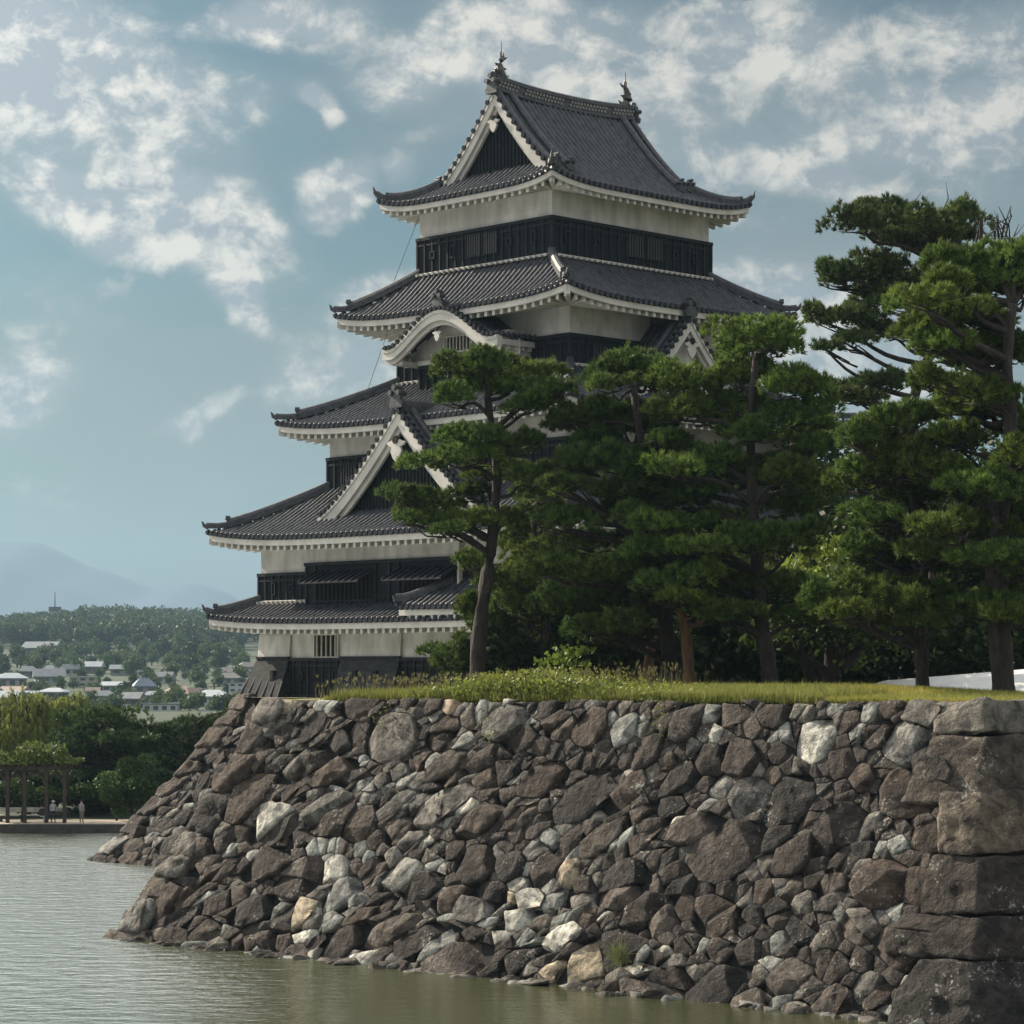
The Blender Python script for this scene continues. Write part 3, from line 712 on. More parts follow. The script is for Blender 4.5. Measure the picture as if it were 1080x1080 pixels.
    # white corner rafters
    for sa in (-1, 1):
        for sb in (-1, 1):
            cr_ = MB(); P = [W(CA+sa*wa, CB+sb*wb, he-.05), W(CA+sa*(Ae-.1), CB+sb*(Be-.1), he+lift-.42)]
            cr_.sweep(P, [(-.13, -.14), (-.13, .14), (.13, .14), (.13, -.14)])
            cr_.build('corner_rafter', M['rafter'], roof)
    return roof
def skirt_cap(roof, Aw, Bw, hw):      # pale plaster bead where roof meets the wall
    mb = MB()
    for side in range(4):
        L, n0 = (Aw, Bw) if side in (0, 2) else (Bw, Aw)
        P = [S(side, s, n0+.06, hw+.02) for s in np.linspace(-L-.05, L+.05, 3)]
        mb.tube(P, .06, 6)
        m_ = int(2*L/RIB)
        for i in range(m_): s = -L+(i+.5)*2*L/m_; mb.tube([S(side, s, n0+.08, hw+.0), S(side, s, n0+.24, hw-.02)], .07, 6)
    mb.build('roof_top_bead', M['rafter'], roof)
def storey(A, B, h0, hm, h1, panels, dark_top_rail=True, name='storey_wall', out=.07, pitch=.5):
    w = MB(); sbox(w, 0, -A, A, -B, B, h0, h1); wall = w.build(name, M['plaster'], keep)
    bd = MB(); sbox(bd, 0, -A-out, A+out, -B-out, B+out, h0, hm); cl = bd.build('board_cladding', M['board'], wall)
    bt = MB()
    for side in range(4):
        L, n = (A+out, B+out) if side in (0, 2) else (B+out, A+out); m_ = int(round(2*L/pitch))
        sbox(bt, side, -L-.05, L+.05, n-.03, n+.09, hm-.10, hm+.035); sbox(bt, side, -L-.03, L+.03, n-.03, n+.07, h0+.05, h0+.2)
        sbox(bt, side, -L-.03, L+.03, n-.03, n+.05, hm-.34, hm-.26)
        for i in range(m_+1):
            s = -L+2*L*i/m_; sbox(bt, side, s-.045, s+.045, n-.03, n+.06, h0+.1, hm-.05)
    bt.build('battens', M['batten'], cl)
    return wall, cl
def window(parent, side, s, n, h0, h1, w, bars=5, frame=True, barm='bars'):
    f = MB(); 
    for (a, b, c, d) in ((s-w/2-.06, s-w/2, h0-.06, h1+.06), (s+w/2, s+w/2+.06, h0-.06, h1+.06), (s-w/2, s+w/2, h1, h1+.06), (s-w/2, s+w/2, h0-.06, h0)):
        sbox(f, side, a, b, n-.05, n+.10, c, d)
    wi = f.build('window', M['batten'] if barm == 'bars' else M['rafter'], parent)
    v = MB(); sbox(v, side, s-w/2, s+w/2, n-.05, n+.012, h0, h1); v.build('opening', M['void'], wi)
    if bars:
        g = MB()
        for i in range(bars):
            x = s-w/2+w*(i+.5)/bars; sbox(g, side, x-.035, x+.035, n+.015, n+.075, h0, h1)
        g.build('lattice', M[barm], wi)
    return wi
def loophole(parent, side, s, n, h, tall=True):
    window(parent, side, s, n, h-(.22 if tall else .12), h+(.22 if tall else .12), .15 if tall else .2, 0).name = 'loophole'

# --- storeys and tiers, from the bottom
W1, c1 = storey(9.66, 9.66, -1.35, .43, 2.0, 0)
t1 = tier('roof_tier', 11.4, 11.4, 9.66, 9.66, 2.04, 2.95, .30, 9.66, 9.66, label='lowest skirt roof of dark tiles')
W2, c2 = storey(9.66, 9.66, 2.2, 4.22, 5.6, 0)
t2 = tier('roof_tier', 11.4, 11.4, 7.47, 7.47, 5.68, 8.05, .45, 9.66, 9.66, label='broad second roof carrying the big gable')
W3, c3 = storey(7.47, 7.47, 7.0, 9.42, 10.5, 0)
t3 = tier('roof_tier', 9.2, 9.2, 5.36, 5.12, 10.62, 12.75, .42, 7.47, 7.47, label='third roof')
W4, c4 = storey(5.36, 5.12, 11.5, 14.05, 15.6, 0)
t4 = tier('roof_tier', 7.36, 7.32, 4.17, 5.0, 15.45, 17.5, .42, 5.36, 5.12, label='fourth roof below the top storey')
W6, c6 = storey(4.17, 5.0, 17.0, 19.15, 20.6, 0)
for t_, a_, b_, h_ in ((t1, 9.73, 9.73, 2.95), (t4, 4.24, 5.07, 17.52), (t3, 5.43, 5.19, 12.77)): skirt_cap(t_, a_, b_, h_)

# --- top roof: hipped gable
Ae, Be = 5.52, 6.35; he5 = 20.50; RG = 4.40; hz = 4.75; Bg, Bg2 = 4.38, 3.95; lift5 = .42
def g5(d): return he5+hz*np.power(np.clip(d/Ae, 0, 1), 1.55)
def l5(s, L, d): return lift5*np.power(np.abs(s)/L, 5)*np.power(np.clip(1-d/2.2, 0, 1), 1.2)
st = new_store(); discs = MB()
for side in (1, 3):
    def pos(s, d, side=side): return S(side, s, Ae-d, g5(d)+l5(s, Be, d))
    tile_patch(st, pos, -Bg, Bg, lambda s: Ae, Ae, discs=discs)
    tile_patch(st, pos, -Be, -Bg, lambda s: max(0, Be-abs(s)), Be-Bg, discs=discs)
    tile_patch(st, pos, Bg, Be, lambda s: max(0, Be-abs(s)), Be-Bg, discs=discs)
for side in (0, 2):
    def pos(s, d, side=side): return S(side, s, Be-d, g5(d)+l5(s, Ae, d))
    tile_patch(st, pos, -Ae, Ae, lambda s: min(Be-Bg2, max(0, Ae-abs(s))), Be-Bg2, discs=discs)
t5 = build_store('roof_tier', st, M['tile'], keep); t5['label'] = 'steep top roof with gable ends'
discs.build('eave_tiles', M['etile'], t5)
fas = MB(); raf = MB(); sof = MB()
for side in range(4):
    L = Ae if side in (0, 2) else Be; nE = Be if side in (0, 2) else Ae; wL, wn = (4.17, 5.0) if side in (0, 2) else (5.0, 4.17)
    lf = lambda s: lift5*(abs(s)/L)**5
    xs_ = np.linspace(-L+.1, L-.1, 25)
    for a, b in zip(xs_[:-1], xs_[1:]):
        fas.hexa([S(side, a, nE-.22, he5+lf(a)-.34), S(side, b, nE-.22, he5+lf(b)-.34), S(side, b, nE-.06, he5+lf(b)-.34), S(side, a, nE-.06, he5+lf(a)-.34),
                  S(side, a, nE-.22, he5+lf(a)-.12), S(side, b, nE-.22, he5+lf(b)-.12), S(side, b, nE-.06, he5+lf(b)-.12), S(side, a, nE-.06, he5+lf(a)-.12)])
        sof.add([S(side, a, nE-.2, he5+lf(a)-.28), S(side, b, nE-.2, he5+lf(b)-.28), S(side, b*wL/L, wn-.05, he5+.1), S(side, a*wL/L, wn-.05, he5+.1)], [(0, 1, 2, 3)])
    m_ = int((2*L-.5)/.44)
    for i in range(m_+1):
        s = -L+.25+(2*L-.5)*i/m_; lz = lf(s); si = max(-wL, min(wL, s)); w = .08
        raf.hexa([S(side, s-w, nE-.16, he5+lz-.52), S(side, s+w, nE-.16, he5+lz-.52), S(side, si+w, wn, he5-.22), S(side, si-w, wn, he5-.22),
                  S(side, s-w, nE-.16, he5+lz-.33), S(side, s+w, nE-.16, he5+lz-.33), S(side, si+w, wn, he5+.05), S(side, si-w, wn, he5+.05)])
fas.build('eave_fascia', M['rafter'], t5); raf.build('rafters', M['rafter'], t5); sof.build('soffit', M['rafter'], t5)
for sa in (-1, 1):
    for sb in (-1, 1):
        P = []; hr = MB()
        for t in np.linspace(0, 1, 12):
            d = (Be-Bg)*(1-t)+.0; P.append(W(CA+sa*(Ae-d), CB+sb*(Be-d), float(g5(np.array(d)))+lift5*t**2.2+.05+.16*max(0, t-.85)/.15))
        hr.sweep(P[:10], scaled(ROUND, 1.15, 1.3)); hr.sweep(P, scaled(ROUND, .8, .8))
        dn = (Vector(P[-1])-Vector(P[-3])).normalized(); hr.tube([Vector(P[-1])-dn*.1, Vector(P[-1])+dn*.12+Vector((0, 0, .1)), Vector(P[-1])+dn*.2+Vector((0, 0, .3))], [.13, .09, .03], 6)
        oni(hr, Vector(P[9]), dn, .5); hr.build('hip_ridge', M['tile2'], t5); hr = MB()
        P2 = [W(CA+sa*(Ae-d), CB+sb*(Bg-.85), float(g5(np.array(d)))+.05) for d in np.linspace(1.75, Ae-.1, 14)]
        hr.sweep(P2, scaled(ROUND, 1.15, 1.4)); dd = Vector(P2[0])-Vector(P2[2]); oni(hr, P2[0], dd, .75); hr.build('descending_ridge', M['tile2'], t5); hr = MB()
        P3 = [W(CA+sa*(Ae-d), CB+sb*(Bg-.12), float(g5(np.array(d)))+.05) for d in np.linspace(Be-Bg-.1, Ae-.1, 14)]
        hr.sweep(P3, scaled(ROUND, .9, .9)); oni(hr, P3[0], Vector(P3[0])-Vector(P3[2]), .75); hr.build('rake_ridge', M['tile2'], t5)
rk = MB()
for sa in (-1, 1):
    for sb in (-1, 1):
        for d in np.arange(2.15, Ae, .30):
            z = float(g5(np.array(d)))+.02
            rk.tube([W(CA+sa*(Ae-d), CB+sb*(Bg-.3), z), W(CA+sa*(Ae-d), CB+sb*(Bg+.12), z-.02)], .11, 8)
rk.build('rake_tiles', M['etile'], t5)
def gable_face(parent, side, prof, Wd, n_front, base, apexw=.55, endw=.5, wallmat='board', recess=.5, slats=True, inner=True, pend=1.0, step=2, zb=None, center=0.):
    """white barge boards, wall, pendant for a gable whose roof underside follows prof(|x|)"""
    bb = MB(); xs_ = np.linspace(-Wd, Wd, 41)
    def strip(mb, n0, n1, dz0, dz1, X):
        for a, b in zip(X[:-1], X[1:]):
            za, zb_ = prof(abs(a)), prof(abs(b))
            mb.hexa([S(side, center+a, n0, za+dz1), S(side, center+b, n0, zb_+dz1), S(side, center+b, n1, zb_+dz1), S(side, center+a, n1, za+dz1),
                     S(side, center+a, n0, za+dz0), S(side, center+b, n0, zb_+dz0), S(side, center+b, n1, zb_+dz0), S(side, center+a, n1, za+dz0)])
    strip(bb, n_front-.16, n_front, -.06, -.06-apexw*.72, xs_); strip(bb, n_front-.30, n_front-.161, -.1, -.06-apexw*1.02, xs_)
    strip(bb, n_front-.005, n_front+.05, -.06, -.2, xs_)
    b = bb.build('barge_board', M['rafter'], parent)
    wl = MB(); X = np.linspace(-Wd, Wd, 41)
    P = []
    for x in X: P += [S(side, center+x, n_front-recess, base), S(side, center+x, n_front-recess, max(base+.01, prof(abs(x))-.1))]
    wl.add(P, [(2*i, 2*i+2, 2*i+3, 2*i+1) for i in range(len(X)-1)]); g = wl.build('gable_wall', M[wallmat], parent)
    if slats:
        sl = MB()
        for x in np.arange(-Wd, Wd, .22):
            t = prof(abs(x))-.5
            if t > base+.1: sbox(sl, side, center+x-.03, center+x+.03, n_front-recess-.01, n_front-recess+.05, base, t)
        sl.build('gable_battens', M['batten'], g)
    if pend:
        pd = MB(); z = prof(0)-apexw*1.75; k = pend
        out = [(0, -.62), (.16, -.48), (.30, -.22), (.24, -.04), (.42, .0), (.50, .12), (.30, .16), (.14, .22), (-.14, .22), (-.30, .16), (-.50, .12), (-.42, 0), (-.24, -.04), (-.30, -.22), (-.16, -.48)]
        V = [S(side, center+x*k, n_front+q, z+y*k) for q in (.0, .10) for x, y in out]; m_ = len(out)
        pd.add(V, [tuple(range(m_)), tuple(range(m_, 2*m_))]+[(j, (j+1) % m_, m_+(j+1) % m_, m_+j) for j in range(m_)])
        p_ = pd.build('gable_pendant', M['rafter'], b)
        bo = MB(); c = z+.05*k
        bo.tube([S(side, center, n_front+.05, z+.10*k+.12), S(side, center, n_front+.16, z+.10*k+.12)], .16*k, 6); bo.build('boss', M['void'], p_)
    return b
for side in (0, 2):
    gable_face(t5, side, lambda x: float(g5(np.array(Ae-x))), 3.25, Bg, float(g5(np.array(Be-Bg2)))-.1, apexw=.80, recess=Bg-Bg2-.02, pend=.72)
# main ridge with open-work tile courses
mr_ = MB(); zr = float(g5(np.array(Ae)))
def sag(t): return .22*abs(t)**2.2
P = [W(CA, CB+x, zr-.25+sag(x/RG)) for x in np.linspace(-RG, RG, 17)]
mr_.sweep(P, [(-.17, 0), (-.17, .55), (.17, .55), (.17, 0)]); mr_.sweep([Vector(p)+Vector((0, 0, .55)) for p in P], scaled(ROUND, 1.5, .7))
mr_.sweep([Vector(p)+Vector((0, 0, .02)) for p in P], [(-.26, 0), (-.26, .14), (.26, .14), (.26, 0)])
ridge = mr_.build('main_ridge', M['tile2'], t5)
op = MB()
for row in (.26, .42):
    for x in np.arange(-RG+.15, RG-.1, .2):
        if int((x+RG)/.2) % 14 in (6, 7): continue
        z = zr-.25+sag(x/RG)+row
        for sgn in (-1, 1): op.tube([W(CA+sgn*.15, CB+x+(.1 if row > .3 else 0), z), W(CA+sgn*.235, CB+x+(.1 if row > .3 else 0), z)], .07, 8)
op.build('ridge_rosettes', M['rosette'], ridge)
for sb in (-1, 1):
    oe = MB(); c = Vector(W(CA, CB+sb*(RG+.02), zr-.35+.2)); d = Vector(W(0, sb, 0))-Vector(W(0, 0, 0)); oni(oe, c, d, 1.1)
    oe.tube([c+Vector((0, 0, .55)), c+Vector((0, 0, .95))+d*.1], [.2, .12], 8); oe.build('ridge_end_tile', M['tile2'], ridge)
    # fish ornament
    fm = MB(); q = -sb
    dv3 = Vector(W(0, 1, 0))-Vector(W(0, 0, 0)); base = Vector(W(CA, CB+sb*(RG-.42), zr+.30+.2))
    def fp(x, z): return base+dv3*(q*x)+Vector((0, 0, z))
    pts = [fp(.38, .05), fp(.2, .08), fp(.0, .18), fp(-.12, .42), (fp(-.10, .66)), fp(.0, .88), fp(.14, 1.02)]
    fm.tube(pts, [.10, .20, .25, .23, .17, .12, .06], 10)
    for (a, b, c_) in (((.10, 1.0), (.42, 1.10), (.22, .92)), ((.05, .95), (.10, 1.32), (.2, 1.0)), ((-.02, .9), (-.05, 1.28), (.1, .98)), ((-.2, .55), (-.38, .72), (-.18, .72)),
                       ((-.25, .32), (-.44, .42), (-.25, .5)), ((.1, .42), (.36, .55), (.06, .62)), ((.34, .12), (.5, .3), (.22, .22)), ((.0, .1), (-.35, .02), (-.1, .3))):
        A, B_, C_ = fp(*a), fp(*b), fp(*c_); sd_ = dv3.cross(Vector((0, 0, 1))).normalized()*.045
        fm.add([A-sd_, B_-sd_*.3, C_-sd_, A+sd_, B_+sd_*.3, C_+sd_], [(0, 1, 2), (3, 5, 4), (0, 3, 4, 1), (1, 4, 5, 2), (2, 5, 3, 0)])
    fish = fm.build('ridge_fish', M['bronze'], ridge, smooth=False)
    rd = MB(); rd.tube([fp(.02, .9), fp(.02, 1.72)], [.028, .01], 6); rd.build('lightning_rod', M['wire'], fish)

# --- gabled dormers
def dormer(side, center, Wd, n_front, n_back, prof, base, label, karahafu=False, finial=1.0):
    st = new_store()
    for sg in (-1, 1):
        def pos(s, d, sg=sg):
            x = Wd-d; return S(side, center+sg*x, s, np.vectorize(prof)(np.abs(x)))
        tile_patch(st, pos, n_back, n_front, lambda s: Wd, Wd, skirt=.12, course=.34)
    r = build_store('dormer_roof', st, M['tile'], keep); r['label'] = label
    rg = MB(); zt = prof(0)
    P = [S(side, center, n, zt-.03) for n in np.linspace(n_back, n_front-.1, 4)]
    rg.sweep(P, scaled(ROUND, 1.2, 1.5))
    d = Vector(S(side, 0, 1, 0))-Vector(S(side, 0, 0, 0)); oni(rg, S(side, center, n_front-.08, zt+.05), d, finial); rg.build('dormer_ridge', M['tile2'], r)
    if not karahafu:
        for sg in (-1, 1):
            P = [S(side, center+sg*x, n_front-.75, prof(x)+.02) for x in np.linspace(Wd*.95, .1, 12)]
            rg = MB(); rg.sweep(P, scaled(ROUND, 1.0, 1.0)); oni(rg, P[0], Vector(P[0])-Vector(P[2]), .6); rg.build('rake_ridge', M['tile2'], r)
    for sg in (-1, 1):
        rt = MB(); x = .15
        while x < Wd:
            z = prof(x)+.03; rt.tube([S(side, center+sg*x, n_front-.35, z), S(side, center+sg*x, n_front+.12, z)], .105, 8); x += .27
        rt.build('rake_tiles', M['etile'], r)
    return r
def cprof(ha, hb, Wd, p): return lambda x: hb+(ha-hb)*max(0., 1-abs(x)/Wd)**p
# big triangular gable on the left face of the second roof
p2 = cprof(10.95, 6.62, 5.2, 1.28)
d2 = dormer(0, .1, 5.2, 9.95, 5.0, p2, 6.5, 'large triangular gable on the second roof', finial=1.25)
gable_face(d2, 0, p2, 5.2, 9.95, 6.3, apexw=.88, recess=.62, pend=1.15, center=.1)
p3 = cprof(15.0, 11.4, 3.9, 1.25)
d3 = dormer(1, 0.0, 3.9, 7.55, 4.2, p3, 11.3, 'triangular gable on the third roof facing right', finial=1.1)
gable_face(d3, 1, p3, 3.9, 7.55, 11.3, apexw=.7, recess=.5, pend=.9, wallmat='plaster', slats=False)
# curved undulating gable on the left face under the fourth roof
def kp(x):
    t = min(1, abs(x)/3.65); return 13.92+1.52*(.5+.5*math.cos(math.pi*min(1, t*1.06)))**.85+(.14*max(0, t-.8)/.2)
d4 = dormer(0, .22, 3.65, 7.5, 5.0, kp, 13.5, 'undulating curved gable under the fourth roof', karahafu=True, finial=1.0)
gable_face(d4, 0, kp, 3.65, 7.5, 13.3, apexw=.62, recess=1.35, pend=.55, wallmat='plaster', slats=False, center=.22)
# bay under it
by = MB(); sbox(by, 0, -2.75, 3.1, 5.0, 6.15, 13.45, 14.4); sbox(by, 0, -2.9, 3.25, 5.0, 6.30, 13.30, 13.5); bay = by.build('bay_wall', M['plaster'], keep)
by = MB(); sbox(by, 0, -2.65, 3.0, 5.0, 6.05, 12.2, 13.3); bb_ = by.build('board_cladding', M['board'], bay)
by = MB()
for s in np.arange(-2.65, 3.01, .471): sbox(by, 0, s-.05, s+.05, 6.03, 6.12, 12.3, 13.3)
sbox(by, 0, -2.7, 3.05, 6.03, 6.14, 13.18, 13.3); by.build('battens', M['batten'], bb_)
window(bay, 0, .35, 6.15, 13.75, 14.38, 1.7, 8, barm='palebars')
by = MB()      # side eaves of the curved gable: white board and rafters
for sg in (-1, 1):
    x0 = .22+sg*3.6
    a, b = sorted((x0-sg*.16, x0)); sbox(by, 0, a, b, 5.2, 7.35, 13.62, 13.86)
    for n in np.arange(5.4, 7.3, .42):
        a, b = sorted((x0-sg*.85, x0-sg*.1)); sbox(by, 0, a, b, n-.08, n+.08, 13.45, 13.615)
    a, b = sorted((x0-sg*.95, x0-sg*.3)); sbox(by, 0, a, b, 5.2, 7.2, 13.28, 13.44)
by.build('side_eaves', M['rafter'], d4)

# --- second storey projecting bay with awnings on the left face
by = MB(); sbox(by, 0, -3.75, 6.2-.2, 9.6, 9.98, 4.5, 5.62); bay2 = by.build('bay_wall', M['plaster'], keep)
by = MB(); sbox(by, 0, -3.78, 6.03, 9.6, 10.02, 2.75, 4.58); bb2 = by.build('board_cladding', M['board'], bay2)
by = MB(); sbox(by, 0, -3.85, 6.1, 9.98, 10.12, 4.48, 4.62)
for s in (-3.78, -.1, .5, 1.4, 5.4, 6.0): sbox(by, 0, s-.06, s+.06, 10.0, 10.09, 2.75, 4.5)
by.build('battens', M['batten'], bb2)
by = MB(); sbox(by, 0, -3.88, -3.76, 9.9, 10.10, 2.9, 4.75); by.build('end_post', M['plaster'], bay2)
for (a, b) in ((-3.7, -.2), (1.5, 5.3)):
    wi = window(bay2, 0, (a+b)/2, 10.02, 2.95, 4.05, b-a, 0)
    g = MB()
    for x in np.arange(a+.15, b, .28): sbox(g, 0, x-.05, x+.05, 10.035, 10.10, 2.95, 4.05)
    g.build('lattice', M['void'], wi)
    aw = MB(); n0, n1, z0, z1 = 10.04, 11.05, 4.18, 3.70
    aw.hexa([S(0, a-.1, n1, z1-.05), S(0, b+.1, n1, z1-.05), S(0, b+.1, n0, z0-.05), S(0, a-.1, n0, z0-.05), S(0, a-.1, n1, z1), S(0, b+.1, n1, z1), S(0, b+.1, n0, z0), S(0, a-.1, n0, z0)])
    k = int((b-a)/.42)
    for i in range(k+1):
        x = a-.05+(b-a+.1)*i/k
        aw.hexa([S(0, x-.04, n1, z1-.01), S(0, x+.04, n1, z1-.01), S(0, x+.04, n0, z0-.01), S(0, x-.04, n0, z0-.01), S(0, x-.04, n1, z1+.07), S(0, x+.04, n1, z1+.07), S(0, x+.04, n0, z0+.07), S(0, x-.04, n0, z0+.07)])
    aw.build('raised_shutter', M['batten'], wi)
# loopholes and windows on the boards
for s in (8.6, 7.4): loophole(c2, 0, s, 9.73, 3.55, s > 8)
for s in (-6.4, -3.0, 0, 3, 6.2): loophole(c2, 1, s, 9.73, 3.5)
for (s, w_) in ((2.3, .55), (-.6, .55)): pass
window(c6, 0, .55, 5.07, 18.0, 18.9, .85, 6); window(c6, 0, -.5, 5.07, 18.0, 18.9, .85, 6)
for s, t in ((3.2, 0), (1.9, 1), (-1.7, 0), (-3.2, 1)): loophole(c6, 0, s, 5.07, 18.35, t)
window(c6, 1, .1, 4.24, 18.0, 18.9, 1.0, 6); window(c6, 1, 1.3, 4.24, 18.0, 18.9, 1.0, 6)
for s, t in ((-4.2, 1), (-2.4, 0), (2.6, 0), (3.9, 1)): loophole(c6, 1, s, 4.24, 18.35, t)
window(c3, 0, 6.0, 7.54, 8.2, 9.0, .9, 5)
for s in (-6, -4, -2): loophole(c3, 0, s, 7.54, 8.6)
window(c4, 1, -3.4, 5.43, 12.9, 13.7, .9, 5)
for s in (3.4,): window(c4, 1, s, 5.43, 12.9, 13.7, .9, 5)
# first storey details: slatted window, stone drop chutes flaring outwards
window(W1, 0, 5.05, 9.66, .52, 1.45, 1.55, 5, barm='palebars')
def chute(side, s0, s1, fl, e0=0, e1=0):
    mb = MB(); n = 9.74
    lo_, hi_ = -1.38, .47
    mb.hexa([S(side, s0-e0, n+fl, lo_), S(side, s1+e1, n+fl, lo_), S(side, s1+e1*0, n-.1, lo_), S(side, s0-e0*0, n-.1, lo_), S(side, s0, n+.08, hi_), S(side, s1, n+.08, hi_), S(side, s1, n-.1, hi_), S(side, s0, n-.1, hi_)])
    c = mb.build('stone_drop_chute', M['wboard'], W1); bt = MB(); k = max(2, int(round((s1-s0)/.48)))
    for i in range(k+1):
        u = i/k; st_ = s0+(s1-s0)*u; sb_ = (s0-e0)+(s1+e1-s0+e0)*u; w = .045
        bt.hexa([S(side, sb_-w, n+fl+.06, lo_), S(side, sb_+w, n+fl+.06, lo_), S(side, sb_+w, n+fl-.02, lo_), S(side, sb_-w, n+fl-.02, lo_), S(side, st_-w, n+.14, hi_-.25), S(side, st_+w, n+.14, hi_-.25), S(side, st_+w, n+.06, hi_-.25), S(side, st_-w, n+.06, hi_-.25)])
    bt.hexa([S(side, s0-.03, n+.02, hi_-.05), S(side, s1+.03, n+.02, hi_-.05), S(side, s1+.03, n+.16, hi_-.05), S(side, s0-.03, n+.16, hi_-.05), S(side, s0-.03, n+.02, hi_+.05), S(side, s1+.03, n+.02, hi_+.05), S(side, s1+.03, n+.16, hi_+.05), S(side, s0-.03, n+.16, hi_+.05)])
    bt.build('battens', M['batten'], c)
    # loopholes on the sloping board
    for u in (.33, .68):
        if s1-s0 < 2.4 and u > .5: continue
        h = -.35; fr = fl*(hi_-h)/(hi_-lo_); s = s0+(s1-s0)*u
        f2 = MB(); sbox(f2, side, s-.14, s+.14, n+fr, n+fr+.12, h-.22, h+.26); sbox(f2, side, s-.14, s+.14, n+fr, n+fr+.12, h-.22, h+.26); 
        f2 = MB(); sbox(f2, side, s-.14, s+.14, n+fr-.1, n+fr+.13, h-.22, h+.26); q = f2.build('loophole', M['batten'], c)
        v = MB(); sbox(v, side, s-.08, s+.08, n+fr+.1, n+fr+.145, h-.16, h+.2); v.build('opening', M['void'], q)
    # plastered shoulder above
    sh = MB(); sh.hexa([S(side, s0, n+.07, hi_+.052), S(side, s1, n+.07, hi_+.052), S(side, s1, n-.1, hi_+.052), S(side, s0, n-.1, hi_+.052), S(side, s0, n-.02, 1.5), S(side, s1, n-.02, 1.5), S(side, s1, n-.1, 1.5), S(side, s0, n-.1, 1.5)])
    sh.build('shoulder_plaster', M['plaster'], c)
chute(0, 7.5, 9.72, .75, 0, .6); chute(0, .1, 3.9, .7); chute(0, -9.7, -6.5, .75, .6, 0)
chute(1, -9.7, -7.5, .75, .6, 0); chute(1, -2, 2, .7); chute(1, 7.5, 9.7, .75, 0, .6)
for s in (6.7, 4.4): loophole(c1, 0, s, 9.73, -.35, s < 5)
# small pent roof over the near part of the first roof
st = new_store(); discs = MB(); lA, lD = 3.0, 1.75
def posp(s, d): return S(0, s, 11.55-d, 2.52+1.15*np.power(d/lD, 1.1)+.12*np.power(np.clip((s+5.0)/3.4, 0, 1), 4)*(1-d/lD))
tile_patch(st, posp, -11.2, -1.6, lambda s: lD if s < -1.6-2.1 else lD*max(0, -1.6-s)/2.1, lD, discs=discs)
pr = build_store('pent_roof', st, M['tile'], keep); discs.build('eave_tiles', M['etile'], pr)
mb = MB(); P = [S(0, -1.6-2.1*t, 11.55-lD*t, 2.52+1.15*t**1.1+.12*(1-t)+.04+.12*max(0, .15-t)/.15) for t in np.linspace(0, 1, 10)]
mb.sweep(P, scaled(ROUND, .9, 1.0)); mb.tube([P[0], Vector(P[0])+Vector((-.12, 0, .22))], [.1, .03], 6); mb.build('hip_ridge', M['tile2'], pr)
mb = MB(); sbox(mb, 0, -11.1, -1.7, 11.3, 11.46, 2.18, 2.41); sbox(mb, 0, -11.1, -1.7, 9.7, 11.29, 2.2, 2.30)
for s in np.arange(-11, -1.8, .46): sbox(mb, 0, s-.08, s+.08, 9.7, 11.42, 2.02, 2.18)
mb.build('eave_fascia', M['rafter'], pr)
# hanging conductor wire on the far left
for a_, b_ in ((W(8.4, .0, 20.2), W(9.2, -.8, 17.3)), (W(9.0, -1.2, 15.3), W(9.8, -2.0, 12.0))): mb = MB(); mb.tube([a_, b_], .012, 4); mb.build('conductor_wire', M['wire'], keep)

# ------------------------------------------------------------------ vegetation generators
def tufts(C, Dn, length, width, k, rs, spread=.9):
    """C (n,3) centres, Dn (n,3) directions; k blade triangles each -> verts, tris"""
    n = len(C); d = Dn[:, None, :]+rs.normal(0, spread*.55, (n, k, 3)); d /= np.linalg.norm(d, axis=2, keepdims=True)
    ln = length*rs.uniform(.65, 1.15, (n, k, 1)); sd_ = np.cross(d, rs.normal(0, 1, (n, k, 3))); sd_ /= np.linalg.norm(sd_, axis=2, keepdims=True)+1e-9
    c = C[:, None, :]+rs.normal(0, length*.12, (n, k, 3))
    V = np.stack([c-sd_*width, c+sd_*width, c+d*ln], 2).reshape(-1, 3); T = np.arange(n*k*3).reshape(-1, 3)
    return V, T
def leaves(C, size, rs, up=.35):
    n = len(C); a = rs.normal(0, 1, (n, 3)); a /= np.linalg.norm(a, axis=1, keepdims=True); nrm = rs.normal(0, 1, (n, 3)); nrm[:, 2] += up
    b = np.cross(nrm, a); b /= np.linalg.norm(b, axis=1, keepdims=True)+1e-9; s = size*rs.uniform(.6, 1.3, (n, 1))
    V = np.stack([C-a*s, C-b*s*.55, C+a*s, C+b*s*.55], 1).reshape(-1, 3); return V, np.arange(n*4).reshape(-1, 4)
def pad_points(c, r, n, rs):
    """tuft centres in a lumpy flattened cloud pad: flat below, domed above"""
    nl = max(4, int(5+r[0]*3)); lob = []
    for _ in range(nl):
        a = rs.uniform(0, 6.283); q = rs.uniform(.2, .82); lob.append((math.cos(a)*q*r[0], math.sin(a)*q*r[1], rs.uniform(-.25, .35)*r[2], rs.uniform(.28, .48)))
    per = n//nl+1; C = []; D = []
    for (x, y, z, k) in lob:
        v = rs.normal(0, 1, (per, 3)); v /= np.linalg.norm(v, axis=1, keepdims=True); v[:, 2] = np.abs(v[:, 2])*1.0-.32*rs.random(per)
        q = rs.uniform(.55, 1.0, (per, 1))**.6
        rx = max(r[0]*k, .35); ry = max(r[1]*k, .35); rz = max(r[2]*.75, .22)
        C.append(np.array(c)+np.array([x, y, z])+v*q*np.array([rx, ry, rz])); D.append(v*np.array([.8, .8, .9])+np.array([0, 0, .55]))
    return np.concatenate(C), np.concatenate(D)
